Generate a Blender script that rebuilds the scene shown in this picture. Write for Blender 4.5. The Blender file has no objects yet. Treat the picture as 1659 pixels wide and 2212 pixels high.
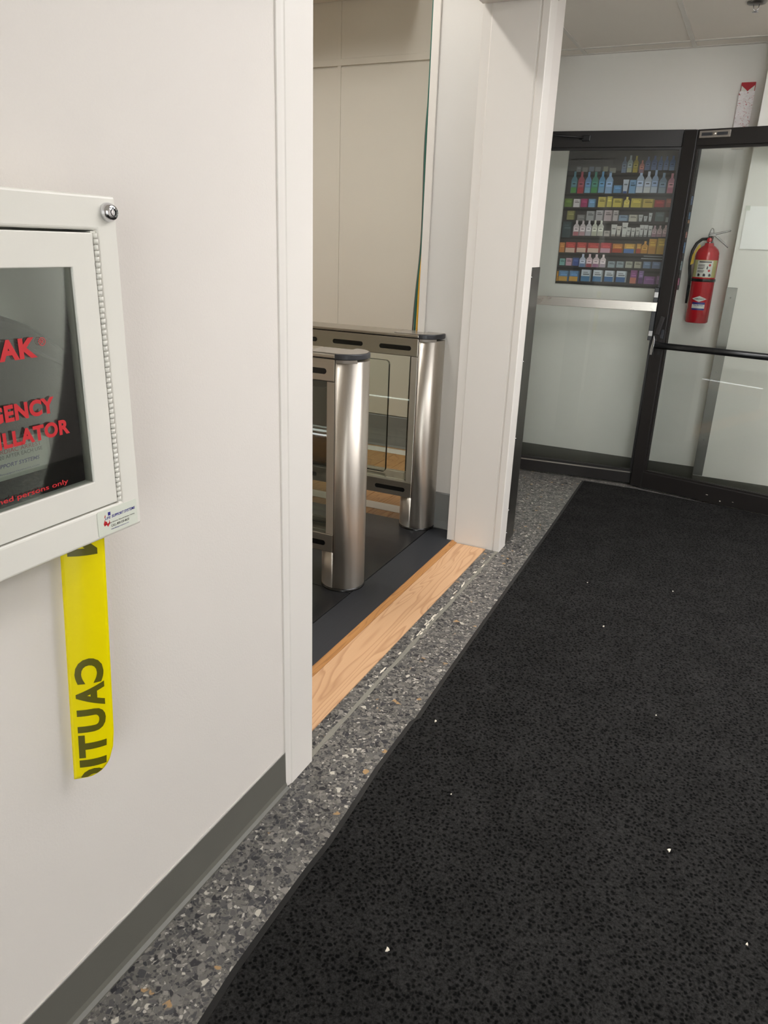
import bpy, bmesh, math, random
from mathutils import Vector, Matrix

random.seed(7)
SC = bpy.context.scene
COL = SC.collection

# ---------------------------------------------------------------- camera, world, exposure
cam_data = bpy.data.cameras.new('camera')
cam = bpy.data.objects.new('camera', cam_data)
COL.objects.link(cam)
cam_data.sensor_fit = 'VERTICAL'
cam_data.sensor_height = 36.0
cam_data.sensor_width = 27.0
cam_data.lens = 1598.9 / 2212 * 36.0
cam_data.clip_start = 0.02
R_ = Vector((0.8985, 0.4377, 0.0346)); U_ = Vector((-0.1793, 0.2940, 0.9388)); F_ = Vector((-0.4007, 0.8497, -0.3426))
cam.matrix_world = Matrix(((R_.x, U_.x, -F_.x, 0.0), (R_.y, U_.y, -F_.y, 0.0), (R_.z, U_.z, -F_.z, 1.4), (0, 0, 0, 1)))
SC.camera = cam

world = bpy.data.worlds.new('world'); SC.world = world
world.use_nodes = True
world.node_tree.nodes['Background'].inputs[0].default_value = (0.97, 0.985, 1.0, 1)
world.node_tree.nodes['Background'].inputs[1].default_value = 6.0

SC.view_settings.view_transform = 'Standard'
SC.view_settings.look = 'None'
SC.view_settings.gamma = 1.0
SC.view_settings.use_curve_mapping = False
SC.view_settings.exposure = 0.25
CORRIDOR_LIGHT = 8.8     # emission of the corridor ceiling panels
ROOM_LIGHT = 43.0          # emission of the gate room ceiling panels

# ---------------------------------------------------------------- helpers
def lin(c):
    return tuple(((v / 255) / 12.92 if v / 255 <= 0.04045 else ((v / 255 + 0.055) / 1.055) ** 2.4) for v in c[:3]) + (1.0,)

MATS = {}
class NT:
    def __init__(s, name):
        s.m = bpy.data.materials.new(name); s.m.use_nodes = True
        s.t = s.m.node_tree; s.n = s.t.nodes; s.l = s.t.links
        s.bsdf = s.n['Principled BSDF']; s.out = s.n['Material Output']
        MATS[name] = s.m
    def add(s, typ, ins=None, **kw):
        nd = s.n.new(typ)
        for k, v in kw.items(): setattr(nd, k, v)
        for k, v in (ins or {}).items():
            if hasattr(v, 'links') or isinstance(v, bpy.types.NodeSocket): s.l.new(v, nd.inputs[k])
            else: nd.inputs[k].default_value = v
        return nd
    def set(s, **kw):
        for k, v in kw.items():
            i = s.bsdf.inputs[k.replace('_', ' ')]
            if isinstance(v, bpy.types.NodeSocket): s.l.new(v, i)
            else: i.default_value = v
    def coord(s, scale=(1, 1, 1), kind='Object'):
        tc = s.add('ShaderNodeTexCoord')
        mp = s.add('ShaderNodeMapping', {'Vector': tc.outputs[kind], 'Scale': scale})
        return mp.outputs[0]
    def noise(s, vec, scale, detail=2.0, rough=0.5, dist=0.0):
        return s.add('ShaderNodeTexNoise', {'Vector': vec, 'Scale': scale, 'Detail': detail, 'Roughness': rough, 'Distortion': dist})
    def ramp(s, fac, stops, interp='LINEAR'):
        r = s.add('ShaderNodeValToRGB', {'Fac': fac}); e = r.color_ramp.elements
        r.color_ramp.interpolation = interp
        while len(e) < len(stops): e.new(0.5)
        for el, (p, c) in zip(e, stops):
            el.position = p; el.color = c if len(c) == 4 else (*c, 1)
        return r.outputs[0]
    def bump(s, h, strength, dist=0.002):
        b = s.add('ShaderNodeBump', {'Height': h, 'Strength': strength, 'Distance': dist}); return b.outputs[0]
    def mix(s, fac, a, b, blend='MIX'):
        m = s.add('ShaderNodeMix', data_type='RGBA', blend_type=blend)
        for i, v in ((0, fac), (6, a), (7, b)):
            if isinstance(v, bpy.types.NodeSocket): s.l.new(v, m.inputs[i])
            else: m.inputs[i].default_value = v
        return m.outputs[2]

def plain(name, rgb, rough=0.5, metal=0.0, spec=0.5, bump=0.0, bscale=200, var=0.06):
    t = NT(name); c = lin(rgb); v = t.coord()
    nz = t.noise(v, 9.0, 3.0)
    col = t.mix(nz.outputs[0], tuple(x * (1 - var) for x in c[:3]) + (1,), tuple(min(1, x * (1 + var)) for x in c[:3]) + (1,))
    t.set(Base_Color=col, Roughness=rough, Metallic=metal, Specular_IOR_Level=spec)
    if bump: t.set(Normal=t.bump(t.noise(v, bscale, 3.0).outputs[0], bump))
    return t.m

def paint(name, rgb, rough=0.55, bump=0.25):
    t = NT(name); c = lin(rgb); v = t.coord()
    big = t.noise(v, 1.7, 4.0, 0.6)
    col = t.mix(big.outputs[0], tuple(x * 0.965 for x in c[:3]) + (1,), tuple(min(1, x * 1.03) for x in c[:3]) + (1,))
    t.set(Base_Color=col, Roughness=rough, Specular_IOR_Level=0.3)
    if bump: t.set(Normal=t.bump(t.noise(v, 210.0, 3.0, 0.6).outputs[0], bump, 0.0015))
    return t.m

def brushed(name, rgb, rough=0.3, axis=2, streak=0.12, aniso=0.0):
    t = NT(name); c = lin(rgb)
    sc = [900, 900, 900]; sc[axis] = 4
    v = t.coord(tuple(sc)); n = t.noise(v, 1.0, 2.0).outputs[0]
    big = t.noise(t.coord(), 6.0, 3.0).outputs[0]
    col = t.mix(n, tuple(x * (1 - streak) for x in c[:3]) + (1,), tuple(min(1, x * (1 + streak)) for x in c[:3]) + (1,))
    r = t.add('ShaderNodeMapRange', {'Value': big, 'To Min': rough * 0.8, 'To Max': rough * 1.25}).outputs[0]
    t.set(Base_Color=col, Metallic=1.0, Roughness=r, Normal=t.bump(n, 0.06, 0.0005))
    if aniso:
        tg = t.add('ShaderNodeTangent', direction_type='RADIAL', axis='Z')
        t.set(Anisotropic=aniso, Anisotropic_Rotation=0.25, Tangent=tg.outputs[0])
    return t.m

def pane_glass(name, tint, refl_rough=0.0, ior=1.45):
    t = NT(name); t.n.remove(t.bsdf)
    tr = t.add('ShaderNodeBsdfTransparent', {'Color': (*tint, 1)})
    gl = t.add('ShaderNodeBsdfGlossy', {'Color': (0.95, 0.97, 0.95, 1), 'Roughness': refl_rough})
    fr = t.add('ShaderNodeFresnel', {'IOR': ior})
    mx = t.add('ShaderNodeMixShader', {0: fr.outputs[0], 1: tr.outputs[0], 2: gl.outputs[0]})
    t.l.new(mx.outputs[0], t.out.inputs[0])
    return t.m

def emit(name, rgb, strength):
    t = NT(name); t.set(Base_Color=(*rgb, 1), Emission_Color=(*rgb, 1), Emission_Strength=strength, Roughness=0.6)
    return t.m

class MB:
    """collects faces of one mesh object"""
    def __init__(s): s.v = []; s.f = []; s.c = []; s.smooth = []; s.col = []
    def _f(s, f, sm=False, col=None): s.f.append(f); s.smooth.append(sm); s.col.append(col)
    def box(s, x0, x1, y0, y1, z0, z1, col=None):
        b = len(s.v)
        s.v += [(x0, y0, z0), (x1, y0, z0), (x1, y1, z0), (x0, y1, z0), (x0, y0, z1), (x1, y0, z1), (x1, y1, z1), (x0, y1, z1)]
        for f in ((0, 3, 2, 1), (4, 5, 6, 7), (0, 1, 5, 4), (1, 2, 6, 5), (2, 3, 7, 6), (3, 0, 4, 7)): s._f([b + i for i in f], False, col)
        return s
    def prism(s, poly, axis, a, b, smooth=False):
        """extrude a 2D polygon (in the two other axes, cyclic order) along an axis"""
        n = len(poly); o = len(s.v)
        def P(p, t):
            return {0: (t, p[0], p[1]), 1: (p[0], t, p[1]), 2: (p[0], p[1], t)}[axis]
        s.v += [P(p, a) for p in poly] + [P(p, b) for p in poly]
        s._f([o + i for i in range(n)][::-1]); s._f([o + n + i for i in range(n)])
        for i in range(n): s._f([o + i, o + (i + 1) % n, o + n + (i + 1) % n, o + n + i], smooth)
        return s
    def lathe(s, prof, center=(0, 0), n=32, axis=2, a0=0.0, a1=2 * math.pi):
        """revolve (radius, height) profile; axis 2 is vertical"""
        o = len(s.v); full = abs(a1 - a0 - 2 * math.pi) < 1e-6; m = n if full else n + 1
        for r, z in prof:
            for i in range(m):
                t = a0 + (a1 - a0) * i / n
                p, q = r * math.cos(t), r * math.sin(t)
                s.v.append({2: (center[0] + p, center[1] + q, z), 0: (z, center[0] + p, center[1] + q), 1: (center[0] + p, z, center[1] + q)}[axis])
        for k in range(len(prof) - 1):
            for i in range(n):
                j = (i + 1) % m
                s._f([o + k * m + i, o + k * m + j, o + (k + 1) * m + j, o + (k + 1) * m + i], True)
        return s
    def tube(s, pts, r, n=8):
        pts = [Vector(p) for p in pts]; o = len(s.v); m = len(pts)
        up = None
        for k, p in enumerate(pts):
            d = (pts[min(k + 1, m - 1)] - pts[max(k - 1, 0)]).normalized()
            if up is None: up = d.orthogonal().normalized()
            else: up = (up - d * up.dot(d)).normalized()
            w = d.cross(up); rr = r[k] if isinstance(r, (list, tuple)) else r
            for i in range(n):
                t = 2 * math.pi * i / n
                s.v.append(tuple(p + (up * math.cos(t) + w * math.sin(t)) * rr))
        for k in range(m - 1):
            for i in range(n):
                j = (i + 1) % n
                s._f([o + k * n + i, o + k * n + j, o + (k + 1) * n + j, o + (k + 1) * n + i], True)
        s._f([o + i for i in range(n)][::-1]); s._f([o + (m - 1) * n + i for i in range(n)])
        return s
    def poly(s, pts, col=None): 
        o = len(s.v); s.v += list(pts); s._f(list(range(o, o + len(pts))), False, col); return s
    def add_mesh(s, verts, faces, col=None):
        o = len(s.v); s.v += [tuple(v) for v in verts]
        for f in faces: s._f([o + i for i in f], False, col)
        return s

BASE = {}
def tag(o, label, cat=None, group=None, kind=None):
    if label: o['label'] = label
    if cat: o['category'] = cat
    if group: o['group'] = group
    if kind: o['kind'] = kind
    return o

def build(name, mb, mat, parent=None, bevel=0.0, world=True, seg=2, label=None, recalc=True):
    me = bpy.data.meshes.new(name)
    off = Vector((0, 0, 0))
    if parent is not None and world: off = Vector(BASE.get(parent.name, (0, 0, 0)))
    me.from_pydata([tuple(Vector(v) - off) for v in mb.v], [], mb.f)
    if recalc:
        bm = bmesh.new(); bm.from_mesh(me); bmesh.ops.recalc_face_normals(bm, faces=bm.faces); bm.to_mesh(me); bm.free()
    me.polygons.foreach_set('use_smooth', mb.smooth)
    if any(c is not None for c in mb.col):
        at = me.color_attributes.new('print', 'FLOAT_COLOR', 'CORNER')
        for p in me.polygons:
            c = mb.col[p.index] or (0.5, 0.5, 0.5, 1)
            for li in p.loop_indices: at.data[li].color = c
    me.materials.append(MATS[mat] if isinstance(mat, str) else mat)
    o = bpy.data.objects.new(name, me); COL.objects.link(o)
    if parent is not None:
        o.parent = parent; BASE[o.name] = BASE.get(parent.name, (0, 0, 0))
    if bevel:
        b = o.modifiers.new('bevel', 'BEVEL'); b.width = bevel; b.segments = seg; b.limit_method = 'ANGLE'; b.angle_limit = math.radians(40)
        b.harden_normals = False
    if label: o['label'] = label
    return o

def thing(name, label, cat, base=(0, 0, 0), rotz=0.0, group=None, kind=None):
    o = bpy.data.objects.new(name, None); COL.objects.link(o)
    o.empty_display_size = 0.1
    o.location = base; o.rotation_euler = (0, 0, rotz); BASE[o.name] = tuple(base)
    return tag(o, label, cat, group, kind)

def struct(name, mb, mat, label, cat, bevel=0.0):
    return tag(build(name, mb, mat, bevel=bevel), label, cat, kind='structure')

_font_cache = {}
def text_geo(body, size=1.0, align='LEFT', bold=0.0, shear=0.0, spacing=1.0):
    """flat lettering: (verts2d, faces)"""
    key = (body, align, bold, shear, spacing)
    if key not in _font_cache:
        cu = bpy.data.curves.new('lettering', 'FONT'); cu.body = body; cu.align_x = align
        cu.offset = bold; cu.shear = shear; cu.space_character = spacing; cu.resolution_u = 4
        ob = bpy.data.objects.new('lettering', cu); COL.objects.link(ob)
        bpy.context.view_layer.update()
        me = bpy.data.meshes.new_from_object(ob.evaluated_get(bpy.context.evaluated_depsgraph_get()))
        _font_cache[key] = ([(v.co.x, v.co.y) for v in me.vertices], [list(p.vertices) for p in me.polygons])
        bpy.data.objects.remove(ob); bpy.data.curves.remove(cu); bpy.data.meshes.remove(me)
    vs, fs = _font_cache[key]
    return [(x * size, y * size) for x, y in vs], fs

def fit_text(mb, body, mapf, u0, u1, v0, v1, bold=0.0, shear=0.0, col=None):
    """lettering stretched to fill the rectangle u0..u1 by v0..v1, placed with mapf(u, v)"""
    vs, fs = text_geo(body, 1.0, 'LEFT', bold, shear, 1.08 if bold > 0.04 else 1.0)
    xs = [p[0] for p in vs]; ys = [p[1] for p in vs]
    ax, bx, ay, by = min(xs), max(xs), min(ys), max(ys)
    mb.add_mesh([mapf(u0 + (x - ax) / (bx - ax) * (u1 - u0), v0 + (y - ay) / (by - ay) * (v1 - v0)) for x, y in vs], fs, col)
    return mb

def rounded(x0, x1, y0, y1, r, n=5):
    pts = []
    for cx, cy, a in ((x1 - r, y1 - r, 0), (x0 + r, y1 - r, 90), (x0 + r, y0 + r, 180), (x1 - r, y0 + r, 270)):
        for i in range(n + 1):
            t = math.radians(a + 90 * i / n); pts.append((cx + r * math.cos(t), cy + r * math.sin(t)))
    return pts

# ---------------------------------------------------------------- materials
paint('wall_paint', (218, 213, 207))
paint('wall_far_lightened', (234, 232, 226))  # lightened to put the light missing at the far end into the paint
paint('room_wall_paint', (214, 210, 199), bump=0.1)
paint('stub_paint', (214, 212, 208), bump=0.15)
paint('trim_paint', (222, 218, 212), rough=0.4, bump=0.04)
paint('ceiling_tile_paint', (236, 229, 219), rough=0.8, bump=0.3)
paint('cabinet_white', (224, 222, 214), rough=0.3, bump=0.03)
plain('tbar_white', (222, 218, 210), 0.5)
plain('rubber_base_grey', (92, 91, 84), 0.5, bump=0.05)
plain('room_base_grey', (122, 123, 122), 0.5, bump=0.05)
plain('caulk', (205, 201, 195), 0.6)
plain('black_aluminium', (24, 21, 20), 0.38, spec=0.5, bump=0.03)
plain('black_plastic', (18, 19, 20), 0.3)
plain('slot_black', (6, 6, 6), 0.25)
plain('dark_cap', (50, 52, 56), 0.35)
plain('cap_grey', (128, 122, 114), 0.25)
plain('shadow_gap', (10, 9, 12), 0.8)
plain('red_enamel', (196, 22, 38), 0.18)
plain('yellow_plastic', (205, 170, 40), 0.5)
plain('hose_rubber', (28, 28, 30), 0.5)
plain('white_print', (224, 222, 216), 0.5)
plain('beige_print', (196, 190, 130), 0.5)
plain('dark_print', (40, 38, 38), 0.5)
plain('blue_print', (44, 40, 130), 0.5)
plain('red_print', (196, 38, 46), 0.45)
plain('sign_red', (178, 30, 44), 0.25)
plain('paper_white', (250, 250, 247), 0.7)
plain('case_fabric', (34, 38, 38), 0.85, bump=0.3, bscale=400)
plain('strip_white', (226, 222, 214), 0.5)
plain('cable_green', (34, 96, 84), 0.45)
plain('cable_yellow', (206, 158, 36), 0.45)
plain('cable_grey', (92, 88, 84), 0.5)
plain('tape_print', (92, 88, 10), 0.4)
plain('crumb', (212, 205, 190), 0.8)
plain('card_white', (214, 218, 206), 0.45)
plain('mat_rubber', (26, 26, 26), 0.6, bump=0.1)
plain('grout', (122, 120, 110), 0.7, bump=0.4, bscale=120)
brushed('stainless_vertical', (206, 200, 191), 0.40, 2, 0.1, 0.88)
brushed('lever_steel', (150, 148, 146), 0.3, 2, 0.05)
brushed('stainless_long', (186, 180, 170), 0.3, 0)
brushed('guard_steel', (128, 126, 122), 0.35, 2)
brushed('bar_steel', (205, 200, 192), 0.28, 0)
brushed('chrome', (215, 215, 218), 0.08, 2, 0.02)
pane_glass('door_glass', (0.982, 0.994, 0.984), 0.0, 1.4)
pane_glass('gate_glass', (0.972, 0.987, 0.972))
pane_glass('cabinet_glass', (0.85, 0.89, 0.87), 0.02, 1.5)
plain('glass_edge', (78, 86, 80), 0.2)
emit('troffer_corridor', (1.0, 0.985, 0.99), CORRIDOR_LIGHT)
emit('troffer_room', (1.0, 0.975, 0.93), ROOM_LIGHT)

# translucent yellow barrier tape
t = NT('tape_yellow')
t.set(Base_Color=lin((250, 232, 0)), Roughness=0.32, Specular_IOR_Level=0.4)
tr = t.add('ShaderNodeBsdfTranslucent', {'Color': lin((236, 220, 0))})
mx = t.add('ShaderNodeMixShader', {0: 0.12, 1: t.bsdf.outputs[0], 2: tr.outputs[0]})
t.l.new(mx.outputs[0], t.out.inputs[0])

# terrazzo: stone chips in grey cement
t = NT('terrazzo')
v = t.coord()
w = t.noise(v, 30.0, 2.0)
vw = t.add('ShaderNodeVectorMath', {0: v, 1: t.add('ShaderNodeVectorMath', {0: w.outputs[1], 'Scale': 0.018}, operation='SCALE').outputs[0]}, operation='ADD').outputs[0]
def chips(scale, stops, edge):
    a = t.add('ShaderNodeTexVoronoi', {'Vector': vw, 'Scale': scale, 'Randomness': 1.0})
    val = t.add('ShaderNodeSeparateColor', {'Color': a.outputs['Color']}).outputs[0]
    e = t.add('ShaderNodeTexVoronoi', {'Vector': vw, 'Scale': scale, 'Randomness': 1.0}, feature='DISTANCE_TO_EDGE')
    m = t.add('ShaderNodeMapRange', {'Value': e.outputs['Distance'], 'From Min': edge, 'From Max': edge + 0.05}).outputs[0]
    return t.ramp(val, stops, 'CONSTANT'), m
cA, mA = chips(60.0, [(0, lin((48, 48, 52))), (0.18, lin((112, 110, 107))), (0.34, lin((76, 76, 78))), (0.5, lin((130, 127, 122))), (0.64, lin((94, 93, 92))),
                      (0.8, lin((152, 148, 141))), (0.89, lin((58, 58, 63))), (0.95, lin((204, 200, 190))), (0.986, lin((184, 150, 106)))], 0.03)
cB, mB = chips(138.0, [(0, lin((58, 58, 62))), (0.25, lin((116, 113, 108))), (0.5, lin((86, 85, 84))), (0.7, lin((142, 138, 131))), (0.92, lin((196, 192, 184)))], 0.05)
matrix = lin((114, 112, 106))
small = t.mix(mB, matrix, cB)
sel = t.add('ShaderNodeMapRange', {'Value': t.noise(v, 42.0, 2.0).outputs[0], 'From Min': 0.47, 'From Max': 0.53}).outputs[0]
both = t.add('ShaderNodeMath', {0: mA, 1: sel}, operation='MULTIPLY').outputs[0]
col = t.mix(both, small, cA)
gr = t.noise(v, 300.0, 3.0).outputs[0]
col = t.mix(0.4, col, t.mix(gr, (0.02, 0.02, 0.02, 1), (0.5, 0.49, 0.47, 1)), 'OVERLAY')
col = t.mix(1.0, col, (0.84, 0.84, 0.845, 1), 'MULTIPLY')
t.set(Base_Color=col, Roughness=0.32, Specular_IOR_Level=0.45, Normal=t.bump(gr, 0.05, 0.0005))

# looped black entrance mat
t = NT('mat_pile')
v = t.coord()
vw = t.add('ShaderNodeVectorMath', {0: v, 1: t.add('ShaderNodeVectorMath', {0: t.noise(v, 70.0, 2.0).outputs[1], 'Scale': 0.012}, operation='SCALE').outputs[0]}, operation='ADD').outputs[0]
a = t.add('ShaderNodeTexVoronoi', {'Vector': vw, 'Scale': 88.0, 'Randomness': 0.95})
pit = t.add('ShaderNodeMapRange', {'Value': a.outputs['Distance'], 'From Min': 0.22, 'From Max': 0.48}).outputs[0]
fib = t.noise(v, 150.0, 5.0, 0.8).outputs[0]
patch = t.noise(v, 7.0, 3.0).outputs[0]
fr_ = t.add('ShaderNodeMapRange', {'Value': fib, 'From Min': 0.3, 'From Max': 0.7}).outputs[0]
c1 = t.mix(fr_, lin((11, 11, 11)), lin((53, 52, 51)))
c2 = t.mix(patch, lin((9, 9, 9)), lin((17, 17, 17)))
col = t.mix(pit, c2, c1)
pw = t.add('ShaderNodeMapRange', {'Value': patch, 'From Min': 0.35, 'From Max': 0.65, 'To Min': 0.8, 'To Max': 1.02}).outputs[0]
col = t.mix(1.0, col, t.add('ShaderNodeCombineColor', {0: pw, 1: pw, 2: pw}).outputs[0], 'MULTIPLY')
hgt = t.add('ShaderNodeMath', {0: pit, 1: fib}, operation='ADD').outputs[0]
t.set(Base_Color=col, Roughness=0.95, Specular_IOR_Level=0.03, Normal=t.bump(hgt, 0.5, 0.002), Sheen_Weight=0.0)

def wood(name, light, dark, sx, sy, dist=4.0, rough=0.4, wscale=9.0):
    t = NT(name); v = t.coord((sx, sy, 1))
    rnd = t.add('ShaderNodeObjectInfo').outputs['Random']
    off = t.add('ShaderNodeCombineXYZ', {0: t.add('ShaderNodeMath', {0: rnd, 1: 9.0}, operation='MULTIPLY').outputs[0], 1: t.add('ShaderNodeMath', {0: rnd, 1: 5.0}, operation='MULTIPLY').outputs[0]}).outputs[0]
    v = t.add('ShaderNodeVectorMath', {0: v, 1: off}, operation='ADD').outputs[0]
    base = t.noise(v, 1.0, 1.5, 0.4, 0.6).outputs[0]
    ring = t.add('ShaderNodeMath', {0: t.add('ShaderNodeMath', {0: base, 1: wscale}, operation='MULTIPLY').outputs[0], 1: 1.0}, operation='FRACT').outputs[0]
    line = t.ramp(ring, [(0.0, (0, 0, 0, 1)), (0.62, (0.15, 0.15, 0.15, 1)), (0.9, (1, 1, 1, 1)), (1.0, (0.1, 0.1, 0.1, 1))])
    fine = t.noise(t.coord((500, 8, 1)), 1.0, 2.0).outputs[0]
    c = t.mix(line, lin(light), lin(dark))
    c = t.mix(0.35, c, t.mix(fine, lin(dark), lin(light)))
    tone = t.mix(rnd, (0.86, 0.86, 0.86, 1), (1.08, 1.05, 1.0, 1))
    c = t.mix(1.0, c, tone, 'MULTIPLY')
    t.set(Base_Color=c, Roughness=rough, Normal=t.bump(line, 0.05, 0.0005))
wood('oak_board', (202, 165, 129), (166, 126, 92), 11, 1.5, wscale=11.0)
wood('oak_edge', (178, 128, 74), (140, 94, 50), 30, 2.0)
wood('oak_plank', (196, 152, 100), (160, 114, 68), 10, 1.6)

# black platform plates and grooved strip
t = NT('platform_black')
v = t.coord(); n = t.noise(v, 14.0, 4.0).outputs[0]
t.set(Base_Color=t.mix(n, lin((24, 24, 25)), lin((33, 33, 34))), Roughness=t.add('ShaderNodeMapRange', {'Value': n, 'To Min': 0.22, 'To Max': 0.42}).outputs[0], Specular_IOR_Level=0.5)
t = NT('strip_black')
v = t.coord((500, 6, 1)); n = t.noise(v, 1.0, 3.0).outputs[0]
t.set(Base_Color=t.mix(n, lin((26, 27, 30)), lin((46, 48, 53))), Roughness=0.5, Normal=t.bump(n, 0.15, 0.001))

# colour print read from the mesh
t = NT('poster_print')
ca = t.add('ShaderNodeVertexColor', layer_name='print')
t.set(Base_Color=ca.outputs[0], Roughness=0.35)
# wrinkled reflective film on the extinguisher sign, white glare put into its colour
t = NT('sign_glare_film')
v = t.coord(); n = t.noise(v, 60.0, 3.0, 0.7, 1.5).outputs[0]
m = t.ramp(n, [(0.0, (0, 0, 0, 1)), (0.36, (0, 0, 0, 1)), (0.41, (1, 1, 1, 1)), (1, (1, 1, 1, 1))])
t.set(Base_Color=t.mix(m, lin((186, 60, 70)), lin((244, 238, 238))), Roughness=0.15, Metallic=0.0, Normal=t.bump(n, 0.8, 0.004))

# ---------------------------------------------------------------- structure
WX = -0.915        # corridor face of the left wall
WI = -1.178        # room face of the left wall
Y0, Y1 = 1.495, 3.262   # doorway opening
HEAD = 2.31
CZ = 2.47

struct('floor', MB().box(-0.975, 2.2, -3.2, 5.2, -0.04, 0).box(-1.6, -0.975, 3.5, 5.2, -0.04, 0), 'terrazzo', 'grey terrazzo floor strip running along the white wall beside the mat', 'floor')
room_floor = struct('floor_room', MB().box(-5, -0.975, 0.2, 3.5, -0.04, -0.012).box(-5, -1.448, 3.5, 4.8, -0.04, -0.012), 'oak_edge', 'oak plank floor of the room behind the gates', 'floor')
# planks that can be told apart through the gates (run away from the doorway)
pm = {}
x = -3.1; k = 0
while x < -1.46:
    ya = 3.392 + (0.0 if k % 2 else 0.0)
    cut = 3.9 + 0.55 * ((k * 37) % 10) / 10
    for a, b in ((ya, cut), (cut, 4.75)):
        x1 = x + 0.126
        if x1 > -1.45: x1 = -1.45
        build('plank', MB().box(x + 0.0008, x1 - 0.0008, a + 0.001, b - 0.001, -0.012, 0.0), 'oak_plank', room_floor, bevel=0.0012, seg=1)
    x += 0.126; k += 1

struct('wall_left', MB().box(WI, WX, -3.2, Y0, 0, 3.3).box(WI, WX, Y1, 3.5, 0, 3.3).box(WI, WX, Y0, Y1, HEAD, 3.3)
       , 'wall_paint', 'white painted corridor wall with the wide doorway to the gates', 'wall')
struct('wall_stub', MB().box(-1.44, WI - 0.0005, 3.39, 3.5, 0, 3.3), 'stub_paint', 'pale grey wall stub between far gate and doorway post', 'wall')
struct('wall_partition', MB().box(-1.44, -1.37, 3.5, 5.1, 0, 3.3), 'wall_far_lightened', 'white partition behind the doorway post next to the glass doors', 'wall')
struct('wall_far', MB().box(-1.37, 2.2, 5.0, 5.1, 0, CZ + 0.1), 'wall_far_lightened', 'white end wall carrying the shelf poster and the extinguisher', 'wall')
struct('wall_column', MB().box(-0.16, 2.2, 4.8, 4.9995, 0, CZ), 'wall_far_lightened', 'white wall projection right of the fire extinguisher with steel corner guard', 'wall')
struct('wall_right', MB().box(2.2, 2.3, -3.2, 5.1, 0, CZ + 0.1), 'wall_paint', 'white corridor wall facing the doorway', 'wall')
struct('wall_rear', MB().box(WX, 2.3, -3.3, -3.2, 0, 0.15).box(WX, 2.3, -3.3, -3.2, 2.25, CZ + 0.1).box(WX, 0.12, -3.3, -3.2, 0.15, 2.25).box(2.14, 2.3, -3.3, -3.2, 0.15, 2.25), 'wall_paint', 'white corridor wall behind the viewer', 'wall')
room_wall = struct('wall_room_back', MB().box(-5, -1.44, 4.75, 4.85, 0, 3.3), 'room_wall_paint', 'cream panelled back wall of the room behind the gates', 'wall')
# cream wall panels with a horizontal reveal and battens
for (a, b, z0, z1) in ((-5, -2.682, 0.232, 2.437), (-2.655, -1.445, 0.232, 2.437), (-5, -2.682, 2.447, 3.29), (-2.655, -1.445, 2.447, 3.29)):
    build('wall_panel', MB().box(a, b, 4.742, 4.75, z0, z1), 'room_wall_paint', room_wall, bevel=0.0015)
build('batten', MB().box(-2.682, -2.655, 4.739, 4.75, 0.232, 3.29), 'room_wall_paint', room_wall, bevel=0.002)
build('ledge', MB().box(-5, -1.445, 4.736, 4.75, 2.4475, 2.485), 'room_wall_paint', room_wall, bevel=0.002)
struct('wall_room_left', MB().box(-5.1, -5, 0.1, 4.85, 0, 3.3), 'room_wall_paint', 'cream left wall of the gate room', 'wall')
struct('wall_room_front', MB().box(-5, WI, 0.1, 0.2, 0, 3.3), 'room_wall_paint', 'cream near wall of the gate room', 'wall')
struct('ceiling_room', MB().box(-5.1, WX, 0.1, 5.1, 3.3, 3.4), 'ceiling_tile_paint', 'ceiling of the gate room', 'ceiling')
struct('shade_bulkhead', MB().box(-4.2, -2.12, 3.9, 4.735, 2.80, 3.2995), 'room_wall_paint', 'unseen cream bulkhead shaped to shade the upper back wall of the gate room', 'bulkhead', 0.004)  # out of view, shaped so its shadow falls on the upper back wall

# unseen window added behind the viewer to brighten the end wall
win = thing('added_window', 'added window at the unseen rear end of the corridor, lighting the end wall', 'window', (1.13, -3.25, 0.15), kind='structure')
for a in (0.12, 1.10, 2.09):
    build('mullion', MB().box(a, a + 0.05, -3.28, -3.22, 0.15, 2.25), 'black_aluminium', win, bevel=0.003)
for k_ in (1, 2):
    a = -0.86 + 0.98 * k_ + 0.05
    build('pane', MB().box(a, a + 0.93 + (0.01 if k_ == 2 else 0), -3.252, -3.248, 0.15, 2.25), 'door_glass', win)
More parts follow.
